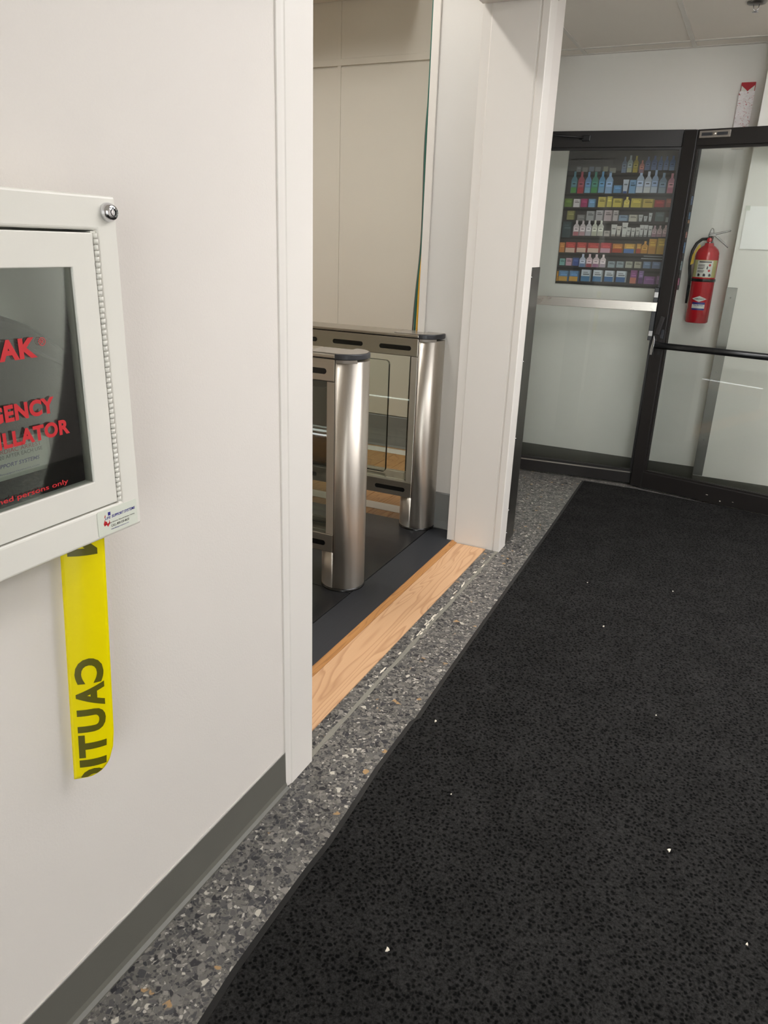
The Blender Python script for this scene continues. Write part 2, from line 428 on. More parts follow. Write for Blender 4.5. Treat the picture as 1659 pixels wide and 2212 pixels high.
# suspended ceiling of the corridor: tiles in a T-bar grid
ceil = struct('ceiling', MB().box(WX, 2.2, -3.2, 5.0, CZ + 0.06, CZ + 0.1).box(-1.37, WX, 3.5, 5.0, CZ + 0.06, CZ + 0.1), 'ceiling_tile_paint', 'off-white suspended tile ceiling above the glass doors', 'ceiling')
GX = [-1.37, -1.155, -0.555, 0.045, 0.645, 1.245, 1.845, 2.2]
GY = [-3.2, -2.47, -1.25, -0.03, 1.19, 2.41, 3.63, 4.85, 5.0]
LIGHTS = {(3, 0), (3, 4), (3, 5), (4, 5), (5, 0), (5, 4), (5, 5)}  # unseen; all but the one matching the extinguisher shadow added to even out brightness
for i in range(len(GX) - 1):
    for j in range(len(GY) - 1):
        if (i, j) in LIGHTS: continue
        xa, xb, ya, yb = GX[i] + 0.006, GX[i + 1] - 0.006, GY[j] + 0.006, GY[j + 1] - 0.006
        if ya < 3.5:
            if xb < WX: continue
            xa = max(xa, WX + 0.002)
            if i < 2 and yb > 3.5 and GX[i] < WX: pass
        if ya < 3.5 and yb > 3.5 and GX[i] < WX:
            build('ceiling_tile', MB().box(GX[i] + 0.006, xb, 3.5, yb, CZ + 0.003, CZ + 0.02), 'ceiling_tile_paint', ceil, bevel=0.003, seg=1)
            if xb > WX: build('ceiling_tile', MB().box(max(xa, WX + .002), xb, ya, 3.498, CZ + 0.003, CZ + 0.02), 'ceiling_tile_paint', ceil, bevel=0.003, seg=1)
            continue
        build('ceiling_tile', MB().box(xa, xb, ya, yb, CZ + 0.003, CZ + 0.02), 'ceiling_tile_paint', ceil, bevel=0.003, seg=1)
for gx in GX[1:-1]:
    build('ceiling_tee', MB().box(gx - 0.012, gx + 0.012, 3.5 if gx < WX else -3.2, 4.998, CZ - 0.001, CZ + 0.006), 'tbar_white', ceil, bevel=0.001, seg=1)
for gy in GY[1:-1]:
    build('ceiling_tee', MB().box(-1.37 if gy > 3.5 else WX + .001, 2.2, gy - 0.012, gy + 0.012, CZ - 0.0014, CZ + 0.006), 'tbar_white', ceil, bevel=0.001, seg=1)
build('ceiling_tee', MB().box(-1.37, -0.161, 4.974, 4.999, CZ - 0.0012, CZ + 0.006), 'tbar_white', ceil, bevel=0.001, seg=1)

LBL = {(3, 5): 'recessed ceiling light panel before the glass doors, nearest the doorway', (4, 5): 'added recessed ceiling light panel before the glass doors, middle of three', (5, 5): 'added recessed ceiling light panel before the glass doors, nearest the right wall',
       (3, 4): 'added recessed ceiling light panel over the mat, beside the doorway', (5, 4): 'added recessed ceiling light panel along the right wall, across from the doorway', (3, 0): 'added recessed ceiling light panel at the rear end, on the cabinet side', (5, 0): 'added recessed ceiling light panel at the rear end, near the right wall'}
for (i, j) in sorted(LIGHTS):
    xa, xb, ya, yb = GX[i] + 0.013, GX[i + 1] - 0.013, GY[j] + 0.013, GY[j + 1] - 0.013
    r = thing('ceiling_light', LBL[(i, j)], 'ceiling light', ((xa + xb) / 2, (ya + yb) / 2, CZ), group='corridor ceiling lights')
    f = MB()
    for b in ((xa, xb, ya, ya + 0.02), (xa, xb, yb - 0.02, yb), (xa, xa + 0.02, ya + .02, yb - .02), (xb - 0.02, xb, ya + .02, yb - .02)): f.box(*b, CZ + 0.001, CZ + 0.03)
    build('frame', f, 'tbar_white', r)
    build('diffuser', MB().box(xa + 0.02, xb - 0.02, ya + 0.02, yb - 0.02, CZ + 0.008, CZ + 0.02), 'troffer_corridor', r)
for xa, ya, lb in ((-2.15, 1.9, 'slim ceiling strip light over the gates'), (-4.0, 2.3, 'added slim ceiling strip light deep inside the gate room')):  # unseen strips, narrowed to sharpen the bulkhead shadow; the deeper one is added
    r = thing('strip_light', lb, 'ceiling light', (xa + 0.1, ya + 0.6, 3.3), group='gate room strip lights')
    build('housing', MB().box(xa, xa + 0.2, ya, ya + 0.02, 3.28, 3.2995).box(xa, xa + 0.2, ya + 1.18, ya + 1.2, 3.28, 3.2995).box(xa, xa + 0.01, ya + .02, ya + 1.18, 3.28, 3.2995).box(xa + .19, xa + 0.2, ya + .02, ya + 1.18, 3.28, 3.2995), 'tbar_white', r)
    build('diffuser', MB().box(xa + 0.01, xa + 0.19, ya + 0.02, ya + 1.18, 3.283, 3.299), 'troffer_room', r)

# door casings and jamb linings
def casing(name, prof, z0, z1, label):
    return struct(name, MB().prism(prof, 2, z0, z1), 'trim_paint', label, 'door trim', 0.0008)
cx = WX
casing('trim_1', [(cx, 1.372), (cx + 0.004, 1.373), (cx + 0.007, 1.385), (cx + 0.008, 1.392), (cx + 0.010, 1.395), (cx + 0.010, Y0 + 0.004), (cx - 0.02, Y0 + 0.004), (cx - 0.02, Y0 + 0.0005), (cx, Y0 + .0005)], 0.0, HEAD + 0.1, 'white door casing on the near side of the doorway')
casing('trim_2', [(WI - 0.004, Y1 - 0.0005), (WI - 0.004, Y1 - 0.005), (WI + 0.034, Y1 - 0.005), (WI + 0.038, Y1 - 0.009), (cx - 0.034, Y1 - 0.009), (cx - 0.031, Y1 - 0.0065), (cx - 0.026, Y1 - 0.0065), (cx - 0.022, Y1 - 0.012),
                   (cx + 0.006, Y1 - 0.012), (cx + 0.008, Y1 - 0.009), (cx + 0.008, Y1 + 0.086), (cx, Y1 + 0.09), (cx, Y1 - .0005)], 0.0, HEAD, 'white jamb lining and casing on the far post of the doorway')
struct('trim_3', MB().box(WI - 0.004, cx + 0.008, Y0 + .004, Y1 - .012, HEAD - 0.012, HEAD - .0005).box(cx + .0005, cx + 0.012, Y0 + .0045, Y1 + 0.09, HEAD + .0005, HEAD + 0.1), 'trim_paint', 'white head lining across the top of the doorway', 'door trim')

# corridor rubber base, cove toe, caulk
struct('baseboard_left', MB().prism([(cx + .0005, 0.0005), (cx + 0.017, 0.0005), (cx + 0.0165, 0.003), (cx + 0.009, 0.008), (cx + 0.005, 0.018), (cx + 0.0035, 0.112), (cx + .0005, 0.114)], 1, -3.2, 1.3715), 'rubber_base_grey', 'grey rubber cove base along the white corridor wall', 'baseboard')
m = MB(); rr0 = random.Random(11); bot = []; top = []
for i in range(120):
    y = 1.37 - 4.5 * i / 119
    bot.append((y, 0.1125)); top.append((y, 0.1155 + rr0.uniform(0, 0.004)))
m.prism(bot + top[::-1], 0, WX + .0003, WX + 0.0022)
build('caulk_bead', m, 'caulk', bpy.data.objects['baseboard_left'])
struct('baseboard_far', MB().prism([(4.9995, 0.0005), (4.984, 0.0005), (4.992, 0.012), (4.996, 0.11), (4.9995, 0.112)], 0, -1.37, -0.1605), 'rubber_base_grey', 'grey rubber base of the end wall behind the glass doors', 'baseboard')
struct('baseboard_column', MB().prism([(4.7995, 0.0005), (4.784, 0.0005), (4.792, 0.012), (4.796, 0.11), (4.7995, 0.112)], 0, -0.16, 2.2), 'rubber_base_grey', 'grey rubber base under the wall projection at right', 'baseboard')
struct('baseboard_room', MB().prism([(4.7495, 0.0), (4.73, 0.0), (4.737, 0.014), (4.742, 0.22), (4.7495, 0.23)], 0, -5, -1.445), 'room_base_grey', 'tall grey base along the cream back wall of the gate room', 'baseboard')
struct('baseboard_stub', MB().prism([(3.3895, 0.0105), (3.376, 0.0105), (3.383, 0.05), (3.384, 0.196), (3.3895, 0.202)], 0, -1.435, WI - 0.006), 'room_base_grey', 'tall dark grey base on the wall stub beside the far gate', 'baseboard')
struct('trim_4', MB().box(-1.452, -1.415, 3.382, 3.3895, 0.0, 3.2).box(-1.452, -1.4405, 3.3895, 3.5, 0, 3.3), 'trim_paint', 'narrow white edge board on the end of the wall stub', 'trim', 0.003)

# ---------------------------------------------------------------- floor finishes in the doorway
r = thing('threshold', 'light oak threshold board with a thin orange edge between terrazzo and black strip', 'threshold', (-1.05, 2.38, 0))
build('board', MB().box(-1.126, -0.9755, Y0 + .002, Y1 - .014, -0.0118, 0.004), 'oak_board', r, bevel=0.0015)
build('edge_strip', MB().prism([(-1.154, -0.0118), (-1.1265, -0.0118), (-1.1265, 0.004), (-1.150, 0.012), (-1.154, 0.012)], 1, 0.9, 3.37), 'oak_edge', r)
tag(build('floor_strip', MB().box(-1.311, -1.1545, 0.9, 3.374, -0.0118, 0.010), 'strip_black', bevel=0.0015), 'long black ribbed strip lying between oak threshold and black platform', 'floor strip')
r = thing('platform', 'black metal platform carrying the two steel gates', 'platform', (-2.1, 2.6, 0))
for a, b in ((0.9, 2.476), (2.4795, 3.386)):
    build('plate', MB().box(-2.95, -1.3145, a, b, -0.0118, 0.0105), 'platform_black', r, bevel=0.0012)
build('seam_gap', MB().box(-2.94, -1.3115, 0.91, 3.38, -0.0115, 0.004), 'shadow_gap', r)
tag(build('floor_marking', MB().box(-3.1, -1.452, 3.497, 3.600, 0.0004, 0.0025), 'strip_white', bevel=0.0008, seg=1), 'white strip on the oak floor directly behind the far gate', 'floor marking', 'white strips on the oak floor')
tag(build('floor_marking', MB().box(-3.1, -1.452, 4.585, 4.695, 0.0004, 0.0025), 'strip_white', bevel=0.0008, seg=1), 'white strip on the oak floor at the foot of the grey base', 'floor marking', 'white strips on the oak floor')

# cement joint between the two terrazzo pours in front of the oak board
m = MB(); rr = random.Random(3)
left = []; right = []
for i in range(41):
    y = Y0 + (3.27 - Y0) * i / 40
    left.append((-0.927 + rr.uniform(-.003, .003), y)); right.append((-0.912 + rr.uniform(-.002, .002), y))
m.prism(left + right[::-1], 2, -0.002, 0.0012)
joint = tag(build('floor_joint', m, 'grout'), 'rough cement joint in the terrazzo along the oak threshold', 'floor joint')
m = MB()
for i in range(30):
    y = rr.uniform(2.0, 3.2) if i % 3 else rr.uniform(2.25, 2.5); x = -0.929 + rr.uniform(-.008, .008); a, b = rr.uniform(.0008, .004), rr.uniform(.004, .02)
    m.prism([(x - a, y - b), (x, y - b * 1.3), (x + a, y - b * .4), (x + a * .7, y + b), (x - a * .6, y + b * .8)], 2, 0.0, 0.0022)
tag(build('plaster_flecks', m, 'crumb', joint), 'white plaster residue', None, None, 'stuff')

# ---------------------------------------------------------------- entrance mat
EDGE = [(-0.690, -1.2), (-0.700, 0.3), (-0.704, 0.745), (-0.714, 0.865), (-0.717, 1.0), (-0.719, 1.157), (-0.716, 1.246), (-0.722, 1.375), (-0.733, 1.553), (-0.735, 1.80), (-0.727, 1.825), (-0.736, 2.06), (-0.744, 2.391), (-0.757, 2.927), (-0.771, 3.635), (-0.801, 4.668)]
r = thing('entrance_mat', 'large black looped entrance mat covering the corridor floor up to the glass doors', 'mat', (0.3, 2.0, 0))
inner = [(x + 0.018, y) for x, y in EDGE]; inner[-1] = (inner[-1][0], 4.645)
build('carpet', MB().prism([(1.2, -1.2)] + [(1.2, 4.50), (0.5, 4.50), (-0.46, 4.650)] + inner[::-1], 2, 0.0005, 0.009), 'mat_pile', r)
b = MB()
for (a, c, d, e) in zip(EDGE[:-1], EDGE[1:], inner[:-1], inner[1:]):
    o = len(b.v)
    b.v += [(a[0], a[1], 0.0008), (c[0], c[1], 0.0008), (e[0], e[1], 0.0075), (d[0], d[1], 0.0075)]
    b._f([o, o + 1, o + 2, o + 3], True)
build('border', b, 'mat_rubber', r)
for i, (x, y, s) in enumerate(((0.05, 1.62, .0045), (-0.66, 1.83, .004), (-0.31, 2.72, .004), (-0.45, 1.05, .0045), (-0.17, 0.98, .0025), (-0.5, 1.55, .002), (0.23, 1.42, .003), (-0.28, 0.80, .0025), (-0.1, 3.2, .003), (-0.45, 3.1, .0025), (0.02, 1.0, .0025), (-0.05, 2.2, .0025))):
    a = rr.uniform(0, 6)
    pts = [(x + s * q * math.cos(a + t), y + s * 1.6 * q * math.sin(a + t)) for t, q in ((0, 1), (1.1, .7), (2.2, 1.1), (3.3, .6), (4.5, 1.0), (5.4, .5))]
    tag(build('paper_crumb', MB().prism(pts, 2, 0.0092, 0.0092 + s * .5), 'crumb'), 'tiny pale crumb of litter lying on the black mat', 'litter', 'crumbs on the mat')

# ---------------------------------------------------------------- corner guards
def screw(mb, p, axis, r=0.004, h=0.002):
    x, y, z = p
    c = {0: (y, z), 1: (x, z)}[axis]; base = p[axis]
    mb.lathe([(r, base), (r * .8, base + h), (0.0001, base + h * 1.1)], c, 10, axis)
r = thing('corner_guard', 'tall grey steel corner guard on the wall edge behind the doorway post', 'corner guard', (WX, 3.47, 0))
build('plate', MB().prism([(WX + .0005, Y1 + 0.0915), (WX + 0.004, Y1 + 0.0915), (WX + 0.004, 3.5045), (WX - 0.16, 3.5045), (WX - 0.16, 3.5005), (WX + .0005, 3.5005)], 2, 0.004, 1.317), 'guard_steel', r, bevel=0.0012)
for z in (1.275, 0.906, 0.543, 0.18, 0.06):
    s_ = MB(); screw(s_, (WX + 0.0042, Y1 + 0.107, z), 0); build('screw', s_, 'chrome', r)
r = thing('corner_guard', 'tall grey steel corner guard on the wall projection right of the fire extinguisher', 'corner guard', (-0.135, 4.8, 0))
build('plate', MB().prism([(-0.1635, 4.796), (-0.107, 4.796), (-0.107, 4.7995), (-0.1605, 4.7995), (-0.1605, 4.86), (-0.1635, 4.86)], 2, 0.115, 1.225), 'guard_steel', r, bevel=0.001)
for z in (1.17, 0.75, 0.34):
    s_ = MB(); s_.lathe([(0.004, 4.7958), (0.003, 4.794), (0.0001, 4.7938)], (-0.135, z), 10, 1); build('screw', s_, 'chrome', r)

# ---------------------------------------------------------------- glass gates (turnstiles)
def gate(base, label, wing_x):
    g = thing('speed_gate', label, 'turnstile', base, group='steel speed gates on the black platform')
    L = -1.42; R = 0.09
    def B(name, mb, mat, parent=g, **k): return build(name, mb, mat, parent, world=False, **k)
    arc = lambda r, a0, a1, n=28: [(r * math.cos(math.radians(a0 + (a1 - a0) * i / n)), r * math.sin(math.radians(a0 + (a1 - a0) * i / n))) for i in range(n + 1)]
    def halfcol(sign, x, name='column'):
        pts = [(x + sign * (p[0] + 0.0015), p[1]) for p in arc(R, -90, 90)]
        m = MB(); m.prism(pts, 2, 0.012, 0.957)
        for i in range(len(m.f)): m.smooth[i] = len(m.f[i]) == 4
        o = B(name, m, 'stainless_vertical'); return o
    halfcol(1, 0.0); halfcol(-1, L)
    for x, s in ((0.0, -1), (L, 1)):
        m = MB().prism([(x + s * (p[0] + 0.0015), p[1]) for p in arc(R, -90, 90)], 2, 0.012, 0.172)
        m.smooth = [len(f) == 4 for f in m.f]
        B('leg', m, 'stainless_vertical')
        B('base_ring', MB().lathe([(R + 0.003, 0.0), (R + 0.003, 0.011), (R - 0.02, 0.0125)], (x, 0), 40), 'slot_black')
        B('upright', MB().box(*sorted((x + s * 0.0015, x + s * 0.036)), -R + .001, R - .001, 0.2515, 0.879), 'stainless_vertical', bevel=0.002)
        B('seam', MB().box(x - 0.0015, x + 0.0015, -R + 0.003, R - 0.003, 0.013, 0.95), 'slot_black')
        B('end_cap', MB().prism([(x - s * (p[0] - 0.002), p[1]) for p in arc(R + 0.004, -90, 90)], 2, 0.9655, 0.987), 'dark_cap', bevel=0.003)
        B('cap_top', MB().prism([(x - s * (p[0] - 0.002), p[1]) for p in arc(R - 0.002, -90, 90)], 2, 0.9872, 0.9885), 'cap_grey', bevel=0.0005)
        B('cap_collar', MB().prism([(x - s * p[0], p[1]) for p in arc(R + 0.002, -88, -35, 12)] + [(x - s * p[0], p[1]) for p in arc(R - 0.006, -35, -88, 12)], 2, 0.953, 0.9652), 'cap_grey')
        B('reader_panel', MB().box(*sorted((x + s * 0.004, x + s * 0.14)), -R * .75, R * .75, 0.9825, 0.9855), 'cap_grey', bevel=0.001)
    B('top_beam', MB().box(L + 0.002, -0.0018, -R, R, 0.88, 0.9655), 'stainless_long', bevel=0.003)
    B('top_plate', MB().box(L, -0.0012, -R - 0.002, R + 0.002, 0.9685, 0.9822), 'stainless_long', bevel=0.003)
    B('shadow_joint', MB().box(L + .004, -0.003, -R + 0.003, R - 0.003, 0.9656, 0.9684), 'slot_black')
    B('lower_beam', MB().box(L + 0.002, -0.0018, -R, R, 0.172, 0.2515), 'stainless_long', bevel=0.003)
    xs = -0.038
    while xs - 0.168 > L + 0.03:
        for side in (-1, 1):
            for zc in (0.918, 0.209):
                y = side * R
                B('sensor_slot', MB().prism(rounded(xs - 0.168, xs, zc - 0.011, zc + 0.011, 0.0105), 1, y - side * .004, y + side * 0.0012), 'slot_black')
        xs -= 0.259
    B('glass_panel', MB().box(L + 0.037, -0.0375, 0.055, 0.061, 0.252, 0.8795), 'gate_glass')
    B('glass_panel', MB().box(L + 0.037, -0.0375, -0.061, -0.055, 0.252, 0.8795), 'gate_glass')
    B('glazing_bead', MB().box(L + 0.037, -0.0375, 0.05, 0.066, 0.8665, 0.8785), 'stainless_long')
    w = B('wing_panel', MB().prism(rounded(L + 0.3, wing_x, 0.258, 0.838, 0.02), 1, -0.006, 0.006), 'gate_glass')
    ring = MB(); p = rounded(L + 0.3, wing_x, 0.258, 0.838, 0.02); q = rounded(L + 0.3014, wing_x - 0.0014, 0.2594, 0.8366, 0.019)
    for i in range(len(p)):
        j = (i + 1) % len(p)
        for y in (-0.0066, 0.0066):
            ring.poly([(p[i][0], y, p[i][1]), (p[j][0], y, p[j][1]), (q[j][0], y, q[j][1]), (q[i][0], y, q[i][1])])
        ring.poly([(p[i][0], -0.0066, p[i][1]), (p[j][0], -0.0066, p[j][1]), (p[j][0], 0.0066, p[j][1]), (p[i][0], 0.0066, p[i][1])])
    B('wing_edge', ring, 'glass_edge', w)
    return g
gate((-1.388, 2.552, 0.0105), 'nearer steel speed gate with round end column, half hidden by the door casing', -0.075)
gate((-1.395, 3.283 + 0.08, 0.0105), 'farther steel speed gate with glass panels beside the white doorway post', -0.19)

# ---------------------------------------------------------------- loose cables at the end of the wall stub
def cable(pts, r, mat, label):
    # smooth the path
    P = [Vector(p) for p in pts]
    for _ in range(2):
        Q = [P[0]]
        for a, b2 in zip(P[:-1], P[1:]): Q += [a * .75 + b2 * .25, a * .25 + b2 * .75]
        P = Q + [P[-1]]
    tag(build('cable', MB().tube(P, r, 8), mat), label, 'cable', 'loose cables by the wall stub')
cable([(-1.492, 3.4795, 3.1), (-1.492, 3.4795, 2.13), (-1.494, 3.4795, 1.983), (-1.497, 3.4795, 1.793), (-1.492, 3.4795, 1.596), (-1.491, 3.4795, 1.37), (-1.506, 3.4795, 1.198), (-1.51, 3.4795, 0.975), (-1.514, 3.4795, 0.5), (-1.51, 3.4795, 0.015)], 0.0055, 'cable_green', 'green cable hanging loose by the edge of the wall stub')
cable([(-1.476, 3.4655, 3.1), (-1.476, 3.4655, 1.962), (-1.48, 3.4655, 1.772), (-1.476, 3.4655, 1.412), (-1.489, 3.4655, 1.221), (-1.49, 3.4655, 0.978), (-1.494, 3.4655, 0.5), (-1.49, 3.4655, 0.015)], 0.0065, 'cable_yellow', 'yellow cable hanging beside the green one, rightmost of the loose cables')
cable([(-1.496, 3.4905, 3.1), (-1.496, 3.4905, 2.041), (-1.505, 3.4905, 1.929), (-1.507, 3.4905, 1.766), (-1.502, 3.4905, 1.597), (-1.501, 3.4905, 1.369), (-1.519, 3.4905, 1.153), (-1.526, 3.4905, 0.973), (-1.53, 3.4905, 0.5), (-1.526, 3.4905, 0.015)], 0.004, 'cable_grey', 'thin grey cable hanging leftmost of the loose cables')

# ---------------------------------------------------------------- glass doors
def door(name, label, origin, ang, s0, s1, zt, rail_b, rail_t, stile, glass_mat='door_glass'):
    d = thing(name, label, 'glass door', (origin[0], origin[1], 0), ang, kind='structure')
    def B(n, mb, mat, parent=d, **k): return build(n, mb, mat, parent, world=False, **k)
    T = 0.0225
    B('stile', MB().box(s0, s0 + stile, -T, T, 0.012, zt), 'black_aluminium', bevel=0.003)
    B('stile', MB().box(s1 - stile, s1, -T, T, 0.012, zt), 'black_aluminium', bevel=0.003)
    B('top_rail', MB().box(s0 + stile, s1 - stile, -T, T, zt - rail_t, zt), 'black_aluminium', bevel=0.003)
    B('bottom_rail', MB().box(s0 + stile, s1 - stile, -T, T, 0.012, rail_b), 'black_aluminium', bevel=0.003)
    bead = MB()
    e = 0.012; xa, xb, za, zb = s0 + stile, s1 - stile, rail_b, zt - rail_t
    for y0, y1 in ((-0.014, -0.004), (0.004, 0.014)):
        bead.box(xa, xa + e, y0, y1, za, zb).box(xb - e, xb, y0, y1, za, zb).box(xa + e, xb - e, y0, y1, za, za + e).box(xa + e, xb - e, y0, y1, zb - e, zb)
    B('glazing_bead', bead, 'black_aluminium')
    B('glass_pane', MB().box(xa + .001, xb - .001, -0.003, 0.003, za + .001, zb - .001), glass_mat)
    return d, B
dA, B = door('door_1', 'left black framed glass door with flat stainless push bar in front of the poster', (-1.254, 4.70), math.atan2(.07, .80), -0.105, 0.80, 2.03, 0.088, 0.086, 0.062)
bar = B('push_bar', MB().box(-0.06, 0.738, -0.058, -0.044, 1.072, 1.124), 'bar_steel', bevel=0.002, label='flat stainless push bar')
for s in (-0.055, 0.70): B('bar_bracket', MB().box(s, s + 0.03, -0.0438, -0.0225, 1.08, 1.116), 'black_plastic', bar)
lk = B('lock_strip', MB().box(0.712, 0.737, -0.036, -0.0228, 0.905, 1.205), 'black_plastic', bevel=0.002)
for z in (1.165, 0.945):
    pl = B('strike_plate', MB().box(0.7135, 0.7365, -0.0385, -0.0362, z - 0.015, z + 0.015), 'lever_steel', lk, bevel=0.001)
B('closer_shoe', MB().box(0.20, 0.245, -0.05, -0.0228, 1.975, 2.005).box(0.18, 0.2, -0.04, -0.0228, 1.985, 1.997), 'black_plastic', bevel=0.003)
B('closer_arm', MB().tube([(0.21, -0.055, 1.992), (0.02, -0.06, 2.006), (-0.09, -0.05, 2.02)], 0.005, 8), 'black_plastic')
B('bottom_edge_strip', MB().box(-0.043, 0.737, -0.0245, -0.0228, 0.08, 0.088), 'bar_steel')

dB, B = door('door_2', 'right black framed glass door swung ajar with black tubular push bar', (-0.469, 4.723), math.atan2(-.161, .751), -0.036, 0.87, 2.022, 0.110, 0.080, 0.068)
pb = B('push_bar', MB().tube([(-0.004, -0.062, 0.886), (0.3, -0.062, 0.889), (0.84, -0.062, 0.889)], 0.0185, 20), 'black_plastic', label='black tubular push bar')
B('bar_bracket', MB().box(0.0, 0.028, -0.062, -0.0228, 0.872, 0.902).box(0.80, 0.828, -0.062, -0.0228, 0.872, 0.902), 'black_plastic', pb)
B('bar_end', MB().prism([(-0.022, 0.83), (-0.008, 0.83), (-0.005, 0.88), (-0.004, 0.92), (-0.014, 0.945), (-0.018, 0.90), (-0.024, 0.86)], 1, -0.078, -0.046), 'chrome', pb, bevel=0.002)
lv = B('lever', MB().prism([(-0.022, 0.945), (0.004, 0.945), (0.020, 1.045), (-0.004, 1.05)], 1, -0.045, -0.0228), 'dark_print', bevel=0.003, label='dark grey lever handle')
B('lever_plate', MB().box(0.008, 0.024, -0.03, -0.0228, 0.925, 0.975), 'dark_cap', lv, bevel=0.002)
vt = B('closer_plate', MB().box(0.045, 0.204, -0.034, -0.0228, 1.978, 2.013), 'cap_grey', bevel=0.003, label='pale grey slotted plate on the top rail')
B('slot', MB().box(0.058, 0.112, -0.0352, -0.034, 1.988, 2.003).box(0.137, 0.191, -0.0352, -0.034, 1.988, 2.003), 'dark_cap', vt)
B('knob', MB().lathe([(0.009, -0.0342), (0.008, -0.038), (0.0001, -0.039)], (0.1245, 1.9955), 16, 1), 'bar_steel', vt)
B('rail_scuff', MB().box(0.42, 0.432, -0.0232, -0.0227, 0.053, 0.056).box(0.50, 0.508, -0.0232, -0.0227, 0.03, 0.036).box(0.57, 0.578, -0.0232, -0.0227, 0.042, 0.044), 'crumb')

